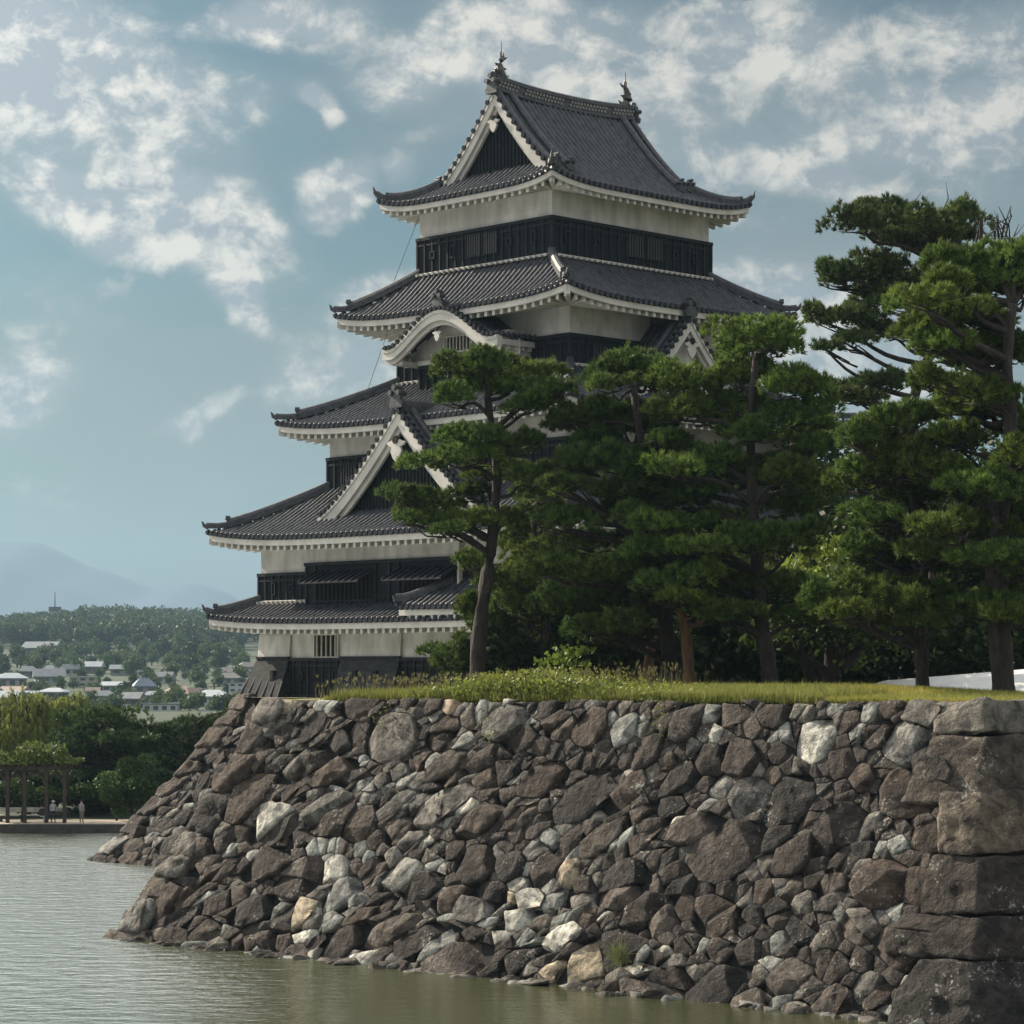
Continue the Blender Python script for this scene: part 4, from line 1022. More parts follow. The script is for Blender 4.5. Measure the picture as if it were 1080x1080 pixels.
def smooth_path(P, n=14):
    P = [np.array(p, float) for p in P]; P = [2*P[0]-P[1]]+P+[2*P[-1]-P[-2]]; out = []
    m_ = len(P)-3
    for i in range(m_):
        for t in np.linspace(0, 1, max(3, n//m_), endpoint=(i == m_-1)):
            a, b, c, d = P[i:i+4]; out.append(.5*((2*b)+(-a+c)*t+(2*a-5*b+4*c-d)*t*t+(-a+3*b-3*c+d)*t**3))
    return out
def pine(label, trunk, r0, pads, Y, seed, barkm='bark', dens=1.0, base_col=(.085, .125, .028), extra=1.0, tuft=.20, name='pine_tree', depth=1.0, tip=.35, blades=17, group=None, fill=.9):
    rs = np.random.default_rng(seed); pads = list(pads)
    if fill:
        ymax = max(p_[1] for p_ in pads)
        for (x, y, hw, hh, *o) in list(pads):
            for _q in range(int(fill)+(rs.random() < fill%1)): pads.append((x+rs.uniform(-.6, .6)*hw, min(ymax, y+rs.uniform(.3, 1.1)*hh), hw*.9, hh*.9, rs.uniform(.6, 3.2)))
    T = [px(x, y, Y+dy) for (x, y, dy) in trunk]; T[0].z = min(T[0].z, 7.4) if Y < 125 else T[0].z
    root = thing(name, label, 'pine tree', tuple(T[0]), group)
    P = smooth_path(T, 18); n = len(P); tb = MB(); r0 *= .72; rad = [r0*(1-(1-tip)*i/(n-1))*(1+.10*math.sin(i*1.7+seed)) for i in range(n)]; rad[0] *= 1.25
    tb.tube(P, rad, 12); tr = tb.build('trunk', M[barkm], root, smooth=True)
    lb = MB(); CV = []; CT = []; CC = []; nn = 0; scale = Y/F
    for (x, y, hw, hh, *o) in pads:
        dy = (o[0] if o else rs.uniform(-1.6, 1.6)*depth)
        c = np.array(px(x, y, Y+dy)); r = (hw*scale*1.25, max(.7, hw*scale*rs.uniform(.9, 1.2)), hh*scale*1.6)
        # limb from the trunk
        j = min(range(n), key=lambda i: abs(P[i][2]-(c[2]-.35*abs(c[0]-P[i][0])-.3)) + (0 if i > n*.15 else 5))
        s = np.array(P[j]); m1_ = s+(c-s)*.4+np.array([0, 0, .25*rs.normal()]); e = c+np.array([0, 0, -r[2]*.35])
        rl = max(.035, min(r0*.42, .045+.025*np.linalg.norm(e-s)))
        lb.tube(smooth_path([s, m1_, m1_*.35+e*.65+rs.normal(0, .12, 3), e], 9), np.linspace(rl, rl*.35, len(smooth_path([s, m1_, m1_, e], 9))), 7)
        for _ in range(5):
            t = e+np.array([rs.uniform(-.8, .8)*r[0], rs.uniform(-.8, .8)*r[1], rs.uniform(-.1, .4)*r[2]])
            q = s+(e-s)*rs.uniform(.6, .95); lb.tube([q, (q+t)/2+rs.normal(0, .08, 3), t], [rl*.4, rl*.28, .012], 5)
        area = r[0]*(r[2]+.25); nt_ = int(300*dens*max(.35, area)*(.2/tuft)**2)
        C, D = pad_points(c, r, nt_, rs); V, Tr = tufts(C, D, tuft, tuft*.10, blades, rs)
        tone = rs.uniform(.75, 1.25); hue = rs.uniform(-.09, .09)
        col = np.array(base_col)*tone*np.array([1+hue, 1, 1-hue]); cc = np.repeat(rs.uniform(.5, 1.55, (len(C), 1))*col, blades*3, 0)
        CV.append(V); CT.append(Tr+nn); CC.append(cc); nn += len(V)
    lb.build('limbs', M[barkm], tr, smooth=True)
    np_mesh('crown', np.concatenate(CV), np.concatenate(CT), M['needle'], root, color=np.concatenate(CC))
    return root
def broad(label, base, h, rx, rz, seed, n=2600, ls=.16, col=(.045, .07, .018), trunk_r=.22, name='broadleaf_tree', cat='tree', group=None, lob=14, trunk_h=.45, bark='bark', parts=True):
    rs = np.random.default_rng(seed); base = Vector(base); root = thing(name, label, cat, tuple(base), group); top = base+Vector((0, 0, h-rz))
    tb = MB(); P = smooth_path([base-Vector((0, 0, .2)), base+Vector((rs.normal(0, .15), 0, h*.25)), base+Vector((rs.normal(0, .3), rs.normal(0, .3), h*.55)), top], 10)
    tb.tube(P, np.linspace(trunk_r*1.2, trunk_r*.4, len(P)), 9); lobs = []; C = []; Cc = []
    for i in range(lob):
        v = rs.normal(0, 1, 3); v /= np.linalg.norm(v); q = rs.uniform(.35, .75); c = np.array(top)+v*q*np.array([rx, rx, rz]); k = rs.uniform(.32, .5)
        tb.tube([P[len(P)//2], (np.array(P[-2])+c)/2, c], [trunk_r*.5, trunk_r*.3, .02], 5)
        m_ = n//lob; d = rs.normal(0, 1, (m_, 3)); d /= np.linalg.norm(d, axis=1, keepdims=True); d *= rs.uniform(.5, 1.0, (m_, 1))**.5
        C.append(c+d*np.array([rx*k, rx*k, rz*k*1.05])); Cc.append(np.array(col)*rs.uniform(.7, 1.3)*rs.uniform(.7, 1.3, (m_, 1)))
    tb.build('trunk', M[bark], root, smooth=True)
    V, Qd = leaves(np.concatenate(C), ls, rs); np_mesh('crown', V, Qd, M['leaf'], root, color=np.repeat(np.concatenate(Cc), 4, 0))
    return root

# --- the pines on the wall
pine('open crooked pine in front of the keep gable, leftmost on the wall', [(503, 738, 0), (504, 690, 0), (509, 640, .2), (517, 585, 0), (522, 540, .3), (524, 490, 0), (517, 440, .2), (512, 405, 0)], .40,
     [(497,388,40,14),(545,400,44,14),(590,411,25,10),(478,420,28,11),(556,428,36,11),(520,410,30,10),(482,487,42,12),(508,463,42,11),(545,470,30,12),(520,500,36,9),(425,523,30,10),(455,535,34,12),(440,550,24,8),(492,552,34,11),(528,548,30,12),(560,505,28,14),(470,560,20,6),(498,520,26,8)], 84, 1, dens=1.15, fill=0)
pine('young slender pine with yellowish lower boughs behind the leftmost trunk', [(573, 738, 0), (574, 700, 0), (577, 660, 0), (570, 600, 0), (560, 540, 0)], .27,
     [(560,590,32,14),(595,612,36,15),(552,640,32,14),(600,650,36,14),(622,600,30,13),(520,655,22,12),(535,615,26,12),(500,595,14,12),(515,685,34,14),(478,697,30,13),(545,690,34,13),(560,560,32,14),(590,585,30,12),(505,640,16,14),(575,520,26,14)], 89, 2, dens=1.0, base_col=(.085, .125, .028))
pine('dense dark pine with a straight thick trunk in the middle of the row', [(704, 742, 0), (706, 700, 0), (701, 650, 0), (693, 570, 0), (680, 490, 0), (668, 410, 0)], .46,
     [(660,387,38,13),(694,398,30,13),(645,408,26,10),(612,440,28,12),(650,436,36,12),(686,450,30,13),(625,465,32,11),(608,490,30,11),(650,486,38,13),(598,512,26,9),(684,502,30,14),(594,550,28,11),(640,546,38,13),(684,550,30,14),(620,575,38,11),(584,602,30,12),(640,605,38,13),(602,632,36,12),(660,632,38,13),(640,662,42,12),(690,600,32,14),(660,520,36,12),(650,672,34,11)], 82, 3, dens=1.1, fill=.6, base_col=(.070, .110, .028))
pine('low twin-stemmed pine with leaning reddish trunk beside the thick one', [(727, 742, 0), (726, 700, 0), (722, 660, 0), (712, 630, 0), (700, 600, 0)], .33,
     [(700,630,28,11),(738,636,30,11),(720,610,30,12)], 81, 4, barkm='redbark')
pine('short reddish pine stem half hidden behind the dark trunks', [(684, 742, 0), (684, 700, 0), (688, 670, 0), (680, 640, 0)], .30,
     [(665,640,30,11),(690,630,28,11)], 85, 5, barkm='redbark')
pine('broad cloud-pruned pine with round dome top right of the keep', [(812, 740, 0), (811, 705, 0), (803, 655, .2), (798, 580, 0), (793, 510, 0), (792, 440, 0), (797, 380, 0)], .42,
     [(798,360,46,19),(728,406,38,17),(775,400,42,17),(826,411,42,19),(760,433,46,15),(710,434,22,13),(842,440,34,14),(715,495,30,13),(752,490,36,14),(792,500,32,14),(735,519,32,11),(838,505,38,17),(830,535,36,14),(704,556,32,13),(746,550,36,13),(726,578,42,12),(786,570,36,15),(832,574,42,17),(694,615,32,12),(736,610,34,13),(716,632,32,10),(776,620,36,13),(822,620,42,15),(765,650,42,11),(850,475,28,12),(700,470,24,12),(690,580,28,10),(850,650,40,14),(795,460,36,12)], 80, 6, dens=1.15, fill=.6, base_col=(.098, .152, .034))
pine('massive right-hand pine whose trunk stands at the wall corner', [(1060, 752, 0), (1057, 705, 0), (1052, 640, 0), (1050, 580, .2), (1060, 510, 0), (1066, 440, 0), (1062, 380, 0), (1068, 320, 0)], .50,
     [(1030,280,46,17),(1072,268,36,15),(1000,300,26,12),(1062,303,42,11),(978,318,28,12),(1022,330,36,11),(985,343,30,11),(990,362,34,13),(1030,366,40,15),(1068,370,32,13),(1018,425,34,14),(1056,421,38,15),(1085,440,26,14),(1000,402,30,11),(1005,460,32,13),(990,500,36,14),(1036,510,38,14),(1064,520,36,15),(1080,482,28,14),(1052,560,40,15),(1042,590,42,13),(1078,602,30,13),(1030,640,38,12),(1085,540,30,14),(1070,650,32,12),(1000,555,36,13)], 71, 7, dens=1.15, fill=1.5, base_col=(.098, .145, .032))
pine('smaller pine with low spreading boughs left of the corner pine', [(974, 748, 0), (972, 700, 0), (970, 660, 0), (975, 600, 0), (962, 520, 0), (955, 460, 0)], .33,
     [(900,461,24,13),(935,450,32,15),(970,436,30,13),(955,476,36,13),(950,495,32,13),(965,520,26,10),(930,545,28,11),(965,548,32,12),(914,580,26,12),(950,590,34,13),(988,586,32,13),(880,630,26,15),(915,620,30,13),(900,648,30,10),(955,640,30,15),(990,630,30,13),(972,656,26,9),(905,500,30,13)], 73, 8, dens=1.1, fill=1.4)
pine('tall dark pine of flat tiers rising behind the corner pine', [(985, 735, 0), (985, 640, 0), (980, 520, 0), (962, 440, 0), (975, 385, 0), (990, 340, 0), (975, 290, 0), (985, 255, 0)], .36,
     [(912,237,32,13),(950,230,36,15),(992,235,38,16),(960,252,42,9),(1012,250,20,9),(884,290,22,11),(925,289,36,16),(962,300,28,13),(930,309,32,7),(874,335,22,12),(910,335,32,15),(942,350,26,12),(895,360,22,7),(873,368,11,4),(894,410,22,8),(930,405,32,9),(910,420,22,7),(915,222,12,8),(985,262,30,9)], 92, 9, fill=.5, dens=1.2, base_col=(.075, .105, .036))
# dead twigs above the corner pine
mb = MB(); rs = np.random.default_rng(5)
for k in range(12):
    x0 = 1035+rs.uniform(-12, 22); p = px(x0, 275, 74); q = px(x0+rs.uniform(-14, 20), rs.uniform(212, 245), 74+rs.uniform(-1, 1)); m_ = p.lerp(q, .55)+Vector(rs.normal(0, .18, 3))
    mb.tube([p, m_, q], [.05, .03, .008], 5)
    for _ in range(3): t = m_+Vector((rs.uniform(-.5, .5), rs.uniform(-.3, .3), rs.uniform(.1, .6))); mb.tube([m_, m_.lerp(t, .5)+Vector(rs.normal(0, .06, 3)), t], [.02, .014, .005], 4)
mb.tube([px(1034, 330, 74), px(1034, 290, 74), px(1035, 232, 74)], [.09, .07, .05], 6)
tag(mb.build('dead_branches', M['bark'], loc=tuple(px(1034, 300, 74))), 'bare dead twigs sticking up above the right-hand pine crown', 'branches'); mb = MB()
for k in range(7):
    x0 = (870, 905, 925, 960, 992, 1008, 880)[k]; y0 = (445, 420, 415, 230, 228, 235, 440)[k]; p = px(x0, y0, 92); q = px(x0+rs.uniform(-12, 12), y0-rs.uniform(22, 36), 92)
    mb.tube([p, p.lerp(q, .5)+Vector(rs.normal(0, .1, 3)), q], [.03, .02, .006], 4)
tag(mb.build('dead_branches', M['bark'], loc=tuple(px(930, 300, 92))), 'thin bare twigs rising from the flat tiers of the tall dark pine', 'branches')
# --- broadleaf trees and shrubs behind them
bl = [(640, 96, 6.5, 3.2, 2.6, (.030, .050, .014), 'dark bushy tree filling the gap left of the thick pine trunk'),
      (760, 98, 7.5, 3.6, 3.0, (.10, .14, .025), 'leafy green tree behind the cloud-pruned pine trunk'),
      (850, 92, 6.0, 3.0, 2.6, (.14, .18, .03), 'yellow-green leafy tree between the cloud-pruned and low pines'),
      (930, 98, 9.0, 3.6, 3.6, (.040, .062, .016), 'tall leafy tree under the dark tiered pine'),
      (1020, 95, 8.5, 3.4, 3.4, (.048, .072, .018), 'leafy tree seen between the two corner pine trunks'),
      (1085, 97, 9.5, 3.8, 4.0, (.12, .16, .03), 'leafy tree at the right edge behind the corner pine'),
      (560, 93, 4.0, 2.6, 1.6, (.028, .046, .014), 'low dark shrub behind the slender pine stem'),
      (700, 110, 10, 4.5, 4.0, (.026, .044, .014), 'big shaded tree deep behind the middle pines'),
      (880, 112, 12, 5.0, 5.0, (.026, .044, .014), 'largest shaded tree deep behind the low pine'),
      (1000, 116, 13, 5.0, 5.0, (.030, .048, .015), 'shaded tree deep behind the corner pine')]
bl += [(x_, Y_, h_, rx_, rz_, (.040, .062, .018), 'low shrub behind the pine trunks, '+w_) for x_, Y_, h_, rx_, rz_, w_ in (
      (610, 90, 3.6, 2.2, 1.7, 'between the slender and reddish stems'), (665, 91, 3.4, 2.0, 1.6, 'just left of the reddish stem'), (752, 90, 4.2, 2.2, 2.0, 'right of the leaning reddish trunk'),
      (800, 93, 4.4, 2.4, 2.0, 'behind the cloud-pruned pine trunk'), (835, 89, 3.4, 1.8, 1.6, 'right of the cloud-pruned pine trunk'), (905, 93, 4.8, 2.4, 2.2, 'above the tent end'),
      (960, 94, 4.6, 2.4, 2.2, 'above the tent left of the low pine'), (1010, 92, 4.8, 2.3, 2.2, 'above the tent between the corner trunks'), (1080, 92, 5.0, 2.4, 2.3, 'above the tent at the right edge'), (520, 90, 3.0, 1.8, 1.4, 'right of the leftmost trunk'))]
bl += [(1060, 130, 14, 6, 5.5, (.03, .048, .016), 'large tree far behind at the right edge'), (940, 128, 13, 6, 5.5, (.03, .048, .016), 'large tree far behind the tent'), (820, 124, 10, 5, 4.5, (.03, .048, .016), 'large shaded tree far behind the cloud-pruned pine')]
for i, (x, Y, h, rx, rz, c, lab) in enumerate(bl):
    p = px(x, 700, Y); broad(lab, (p.x, p.y, 7.2), h, rx, rz, 60+i, n=int(5200*rx/3.2), ls=.17, col=c, lob=18)
# dark spreading trunk seen in the gap
mb = MB()
for P in ([(878, 745), (874, 715), (880, 690), (900, 665), (915, 640)], [(874, 725), (862, 705), (838, 690), (820, 672)], [(878, 715), (876, 690), (872, 655)], [(884, 700), (902, 690), (925, 668)], [(850, 740), (856, 715), (845, 690), (835, 660)]):
    pts = smooth_path([px(x, y, 86) for x, y in P], 12); mb.tube(pts, np.linspace(.34, .10, len(pts)), 8)
t_ = thing('spreading_tree', 'low forking dark tree between the cloud-pruned pine and the tent', 'tree', tuple(px(876, 740, 86))); mb.build('trunk', M['bark'], t_, smooth=True)
C = np.concatenate([np.array(px(x, y, 86))+rng.normal(0, 1, (500, 3))*np.array([.9, .9, .45]) for x, y in ((915, 645), (825, 665), (872, 650), (925, 672), (850, 640), (890, 625))])
V, Qd = leaves(C, .14, rng); np_mesh('crown', V, Qd, M['leaf'], t_, color=np.repeat(np.array((.045, .07, .018))*rng.uniform(.6, 1.4, (len(C), 1)), 4, 0))
# sapling
t_ = thing('maple_sapling', 'thin bright green sapling in the weeds between two pines', 'sapling', tuple(px(594, 738, 80)))
mb = MB(); mb.tube([px(594, 742, 80), px(595, 710, 80), px(593, 680, 80)], [.03, .025, .01], 5); mb.build('trunk', M['bark'], t_)
C = np.concatenate([np.array(px(x, y, 80))+rng.normal(0, 1, (60, 3))*np.array([.28, .28, .10]) for x, y in ((594, 688), (612, 686), (582, 697), (606, 700))])
V, Qd = leaves(C, .10, rng); np_mesh('crown', V, Qd, M['leaf'], t_, color=np.repeat(np.array((.14, .20, .03))*rng.uniform(.7, 1.3, (len(C), 1)), 4, 0))

# --- white canvas tent behind the low wall on the right
t_ = thing('tent', 'long white canvas marquee roof behind the right-hand pine trunks', 'tent', tuple(px(1000, 742, 84)))
mb = MB(); A = px(884, 738, 84); Bq = px(932, 718, 85.5); Cq = px(1150, 700, 83); D_ = px(1150, 744, 80); mb.add([A, D_, Cq, Bq], [(0, 1, 2, 3)])
mb.add([Bq, Cq, Cq+Vector((1.0, 4, -1.0)), Bq+Vector((-1.2, 3.5, -.6)), A], [(0, 1, 2, 3), (0, 3, 4)]); cv_ = mb.build('canvas', M['canvas'], t_)
mb = MB()
for x, y, Y in ((890, 744, 84.2), (1000, 744, 82.4), (1120, 744, 80.7)): p = px(x, y, Y); mb.tube([(p.x, p.y, 7.4), (p.x, p.y, p.z-.02)], .03, 6)
mb.build('pole', M['wire'], t_)

# --- grass and weeds
rs = np.random.default_rng(77)
def gpos(n, k0, k1, s0=0, s1=1):
    k = k0+(k1-k0)*rs.random(n)**1.6; s = rs.uniform(s0, s1, n)
    P = tl[None]+(tr-tl)[None]*s[:, None]+vdir[None]*k[:, None]+dv[None]*(.1)
    z = np.array([plat_z(q, w_) for q, w_ in zip(k, s)])+.08*np.clip(s/.75, 0, 1)
    return np.concatenate([P, z[:, None]], 1), k, s
P, k, s = gpos(42000, .12, 17, .085, 1); C = P; Dn = np.zeros_like(P); Dn[:, 2] = 1
patch = np.array([noise.noise(Vector((p[0]*.35, p[1]*.35, 0))) for p in P]); ln = .13+.05*patch
V, T = tufts(C, Dn, .17, .011, 4, rs, .55)
gc = np.stack([.27+.12*patch, .27+.06*patch, .060+.0*patch], 1)*rs.uniform(.7, 1.3, (len(P), 1)); gc = np.repeat(gc, 12, 0)
o = np_mesh('grass', V, T, M['grass'], color=gc, loc=(0, 74, 7.5)); tag(o, 'short sunlit yellow-green grass on top of the stone wall', 'grass', kind='stuff')
P, k, s = gpos(2600, .15, 2.6, .22, .64)
keepm = rs.random(len(P)) < np.exp(-((s-.40)/.13)**2)+.10
P = P[keepm]; hh = rs.uniform(.2, .75, len(P))*(.45+.75*np.exp(-((s[keepm]-.38)/.12)**2))
CV = []; 
for lv in np.linspace(.1, 1, 7):
    q = P.copy(); q[:, 2] += hh*lv; q[:, :2] += rs.normal(0, .05+.05*lv, (len(P), 2)); CV.append(q)
V, Qd = leaves(np.concatenate(CV), .075, rs); cc = np.repeat(np.tile(np.array((.17, .20, .04)), (len(P)*7, 1))*rs.uniform(.6, 1.5, (len(P)*7, 1)), 4, 0)
o = np_mesh('weeds', V, Qd, M['grass'], color=cc, loc=(-2, 74, 7.5)); tag(o, 'bushy green weeds along the wall top in front of the leftmost pine', 'weeds', kind='stuff')
P2_, k2_, s2_ = gpos(5200, .12, 3.2, .10, .80); Dn = np.zeros_like(P2_); Dn[:, 2] = 1.3
V, T = tufts(P2_, Dn, .36, .012, 5, rs, .6); gc2 = np.repeat(np.array((.22, .24, .06))*rs.uniform(.5, 1.4, (len(P2_), 1)), 15, 0)
o = np_mesh('rough_grass', V, T, M['grass'], color=gc2, loc=(2, 73, 7.5)); tag(o, 'longer uneven grass blades hanging over the wall edge', 'long grass', kind='stuff')
# seed-head stalks in front of the keep
P, k, s = gpos(420, .3, 7, 0.06, .5); Dn = np.zeros_like(P); Dn[:, 2] = 1.6
V, T = tufts(P, Dn, .65, .010, 3, rs, .35); V2, T2 = tufts(P+np.array([0, 0, .55])+rs.normal(0, .12, P.shape), Dn, .12, .02, 6, rs, 1.2)
o = np_mesh('tall_grass', np.concatenate([V, V2]), np.concatenate([T, T2+len(V)]), M['grass'], color=np.tile((.16, .15, .07), (len(V)+len(V2), 1)), loc=(-4, 78, 7.5)); tag(o, 'dry seed-head grasses before the black boards of the keep', 'tall grass', kind='stuff')
# tuft growing in a crack near the water
p = front.P(front.L*.66, .75, .35); C = np.tile(np.array(p), (26, 1))+rs.normal(0, .08, (26, 3)); Dn = np.tile((-.3, -.5, .9), (26, 1)).astype(float)
V, T = tufts(C, Dn, .62, .012, 5, rs, .9); o = np_mesh('grass_tuft', V, T, M['grass'], color=np.tile((.12, .14, .05), (len(V), 1)), loc=tuple(p)); tag(o, 'spiky grass tuft growing from a crack just above the water', 'grass tuft')
for k_, (sx_, t_) in enumerate(((.385, 7.0), (.62, 7.4), (.22, 7.3))):
    p = front.P(front.L*sx_, t_, .35); C = np.tile(np.array(p), (60, 1))+rs.normal(0, 1, (60, 3))*np.array([.15, .1, .35]); V, Qd = leaves(C, .05, rs)
    o = np_mesh('hanging_weed', V, Qd, M['grass'], color=np.tile((.14, .16, .05), (len(V), 1)), loc=tuple(p)); tag(o, ('thin weed trailing down the wall face left of centre', 'thin weed trailing down the wall below the thick pine', 'small weed on the wall top edge near the keep')[k_], 'weed')

# ------------------------------------------------------------------ far bank: pergola, people, trees
def fb(x, z=.42, Y=134): return Vector(((x-540)/F*Y, Y, z))
pg = thing('pergola', 'dark timber pergola topped with vines on the far bank', 'pergola', tuple(fb(20, .42, 135)))
for i, x in enumerate((-28, 8, 26, 49, 68)):
    for Yy in (133.6, 136.4):
        mb = MB(); p = fb(x, .41, Yy); mb.box(p.x-.09, p.x+.09, p.y-.09, p.y+.09, .41, 3.2)
        for sg in (-1, 1): mb.tube([(p.x, p.y, 2.5), (p.x+sg*.45, p.y, 3.05)], .05, 5)
        mb.build('post', M['wood'], pg)
mb = MB(); a = fb(-60, 0).x; b = fb(78, 0).x
for Yy in (133.6, 136.4): mb.box(a, b, Yy-.08, Yy+.08, 3.2, 3.38)
for x in np.arange(a, b, .55): mb.box(x-.04, x+.04, 133.1, 136.9, 3.382, 3.48)
mb.build('beams', M['wood'], pg)
C = np.stack([rng.uniform(a-.3, b+.1, 5200), rng.uniform(133, 137, 5200), 3.5+rng.random(5200)**1.6*1.15], 1)
C[:, 2] = 3.5+(C[:, 2]-3.5)*(.6+.4*np.sin(C[:, 0]*1.7)+.2*np.sin(C[:, 0]*4.1))
V, Qd = leaves(C, .14, rng); o = np_mesh('vines', V, Qd, M['leaf'], pg, color=np.repeat(np.array((.085, .115, .028))*rng.uniform(.5, 1.4, (len(C), 1)), 4, 0))
def bench(x, label):
    t_ = thing('bench', label, 'bench', tuple(fb(x, .41, 134.6))); p = fb(x, .41, 134.6)
    mb = MB(); mb.box(p.x-.7, p.x+.7, p.y-.2, p.y+.2, .72, .78); mb.build('seat', M['palebars'], t_)
    mb = MB(); mb.box(p.x-.7, p.x+.7, p.y+.2, p.y+.25, .9, 1.15); mb.build('backrest', M['palebars'], t_)
    for sg in (-1, 1): mb = MB(); mb.box(p.x+sg*.55-.04, p.x+sg*.55+.04, p.y-.15, p.y+.24, .41, .72); mb.build('leg', M['wood'], t_)
bench(12, 'pale bench under the pergola nearest the left edge'); bench(36, 'pale bench between the pergola posts left of the people')
skin = mat('skin', (.45, .28, .2), None, 5, .6); hairm = mat('hair', (.02, .017, .015), None, 8, .6)
def person(x, Y, h, label, shirt, trousers, face=0, sit=False, hat=None):
    base = fb(x, .415, Y); root = thing('person', label, 'person', tuple(base)); k = h/1.7; ca, sa_ = math.cos(face), math.sin(face)
    def q(lx, ly, lz): return base+Vector((lx*ca-ly*sa_, lx*sa_+ly*ca, lz))*k
    hip = .92 if not sit else .50
    J = {'pel': (0, 0, hip), 'chest': (0, .02, hip+.36), 'neck': (0, 0, hip+.56), 'head': (0, -.01, hip+.69), 'top': (0, 0, hip+.78)}
    if sit: J.update({'hl': (-.1, 0, hip-.02), 'kl': (-.12, -.42, hip), 'al': (-.12, -.42, .08), 'tl': (-.12, -.58, .04), 'hr': (.1, 0, hip-.02), 'kr': (.12, -.42, hip), 'ar': (.12, -.40, .08), 'tr': (.12, -.56, .04)})
    else: J.update({'hl': (-.1, 0, hip-.06), 'kl': (-.12, -.02, .48), 'al': (-.13, .02, .09), 'tl': (-.14, -.13, .04), 'hr': (.1, 0, hip-.06), 'kr': (.13, -.05, .48), 'ar': (.15, .0, .09), 'tr': (.17, -.14, .04)})
    z = hip+.48
    J.update({'sl': (-.19, 0, z), 'el': (-.25, .03, z-.27), 'wl': (-.22, -.10, z-.48), 'ml': (-.21, -.14, z-.56), 'sr': (.19, 0, z), 'er': (.25, .02, z-.27), 'wr': (.21, -.12, z-.46), 'mr': (.20, -.16, z-.54)})
    rad = dict(pel=.15, chest=.155, neck=.06, head=.10, top=.075, hl=.10, kl=.065, al=.045, tl=.04, hr=.10, kr=.065, ar=.045, tr=.04, sl=.07, el=.045, wl=.032, ml=.035, sr=.07, er=.045, wr=.032, mr=.035)
    names = list(J); idx = {n: i for i, n in enumerate(names)}
    Ed = [('pel', 'chest'), ('chest', 'neck'), ('neck', 'head'), ('head', 'top')]+[(a+s_, b+s_) for s_ in 'lr' for a, b in (('h', 'k'), ('k', 'a'), ('a', 't'), ('s', 'e'), ('e', 'w'), ('w', 'm'))]+[('pel', 'hl'), ('pel', 'hr'), ('chest', 'sl'), ('chest', 'sr')]
    me = bpy.data.meshes.new('body'); me.from_pydata([q(*J[n])-base for n in names], [(idx[a], idx[b]) for a, b in Ed], [])
    o = bpy.data.objects.new('body', me); COL.objects.link(o); o.parent = root
    sm = o.modifiers.new('skin', 'SKIN'); 
    for n in names: v = me.skin_vertices[0].data[idx[n]]; v.radius = (rad[n]*k, rad[n]*k); v.use_root = (n == 'pel')
    o.modifiers.new('sub', 'SUBSURF').levels = 1; o.modifiers['sub'].render_levels = 1
    # body coloured by height in its own mesh: skin, shirt, trousers
    m_ = bpy.data.materials.new('clothed_figure'); m_.use_nodes = True; N = m_.node_tree.nodes; L = m_.node_tree.links
    tc = N.new('ShaderNodeTexCoord'); sx_ = N.new('ShaderNodeSeparateXYZ'); L.new(tc.outputs['Object'], sx_.inputs[0])
    cr = N.new('ShaderNodeValToRGB'); cr.color_ramp.interpolation = 'CONSTANT'; e = cr.color_ramp.elements
    mr = N.new('ShaderNodeMapRange'); mr.inputs[2].default_value = 1.75*k; L.new(sx_.outputs[2], mr.inputs[0]); L.new(mr.outputs[0], cr.inputs[0])
    e[0].position = 0; e[0].color = (*trousers, 1); e[1].position = hip/1.75; e[1].color = (*shirt, 1); n_ = e.new((hip+.56)/1.75); n_.color = (.45, .28, .2, 1)
    L.new(cr.outputs[0], N['Principled BSDF'].inputs['Base Color']); N['Principled BSDF'].inputs['Roughness'].default_value = .8; me.materials.append(m_)
    hb = MB(); c = q(*J['head']); 
    Vv = []; n1_, n2_ = 6, 10
    for i in range(n1_+1):
        th = math.pi*.5*i/n1_
        for j in range(n2_): Vv.append(c+Vector((math.cos(6.283*j/n2_)*math.sin(th)*.115, math.sin(6.283*j/n2_)*math.sin(th)*.12+.015, math.cos(th)*.13+.0))*k*1.05)
    hb.add(Vv, [(i*n2_+j, i*n2_+(j+1) % n2_, (i+1)*n2_+(j+1) % n2_, (i+1)*n2_+j) for i in range(n1_) for j in range(n2_)])
    hb.build('hat' if hat else 'hair', hat or hairm, root, smooth=True)
    if hat: hb = MB(); hb.tube([c+Vector((0, 0, .02*k)), c+Vector((0, 0, .035*k))], .20*k, 14); hb.build('hat_brim', hat, root)
    return root
person(86, 133.4, 1.18, 'person in a pale grey shirt standing alone right of the pergola', (.22, .22, .25), (.16, .14, .12), 2.6)
person(56, 133.6, 1.16, 'person in white top, white hat and black trousers by the pergola post', (.34, .34, .36), (.015, .015, .02), .6, hat=mat('white_hat', (.65, .65, .65), None, 5, .8))
person(44, 134.3, 1.15, 'person in pale clothes sitting low beside the white-hatted figure', (.03, .03, .04), (.45, .48, .46), .9, sit=True)

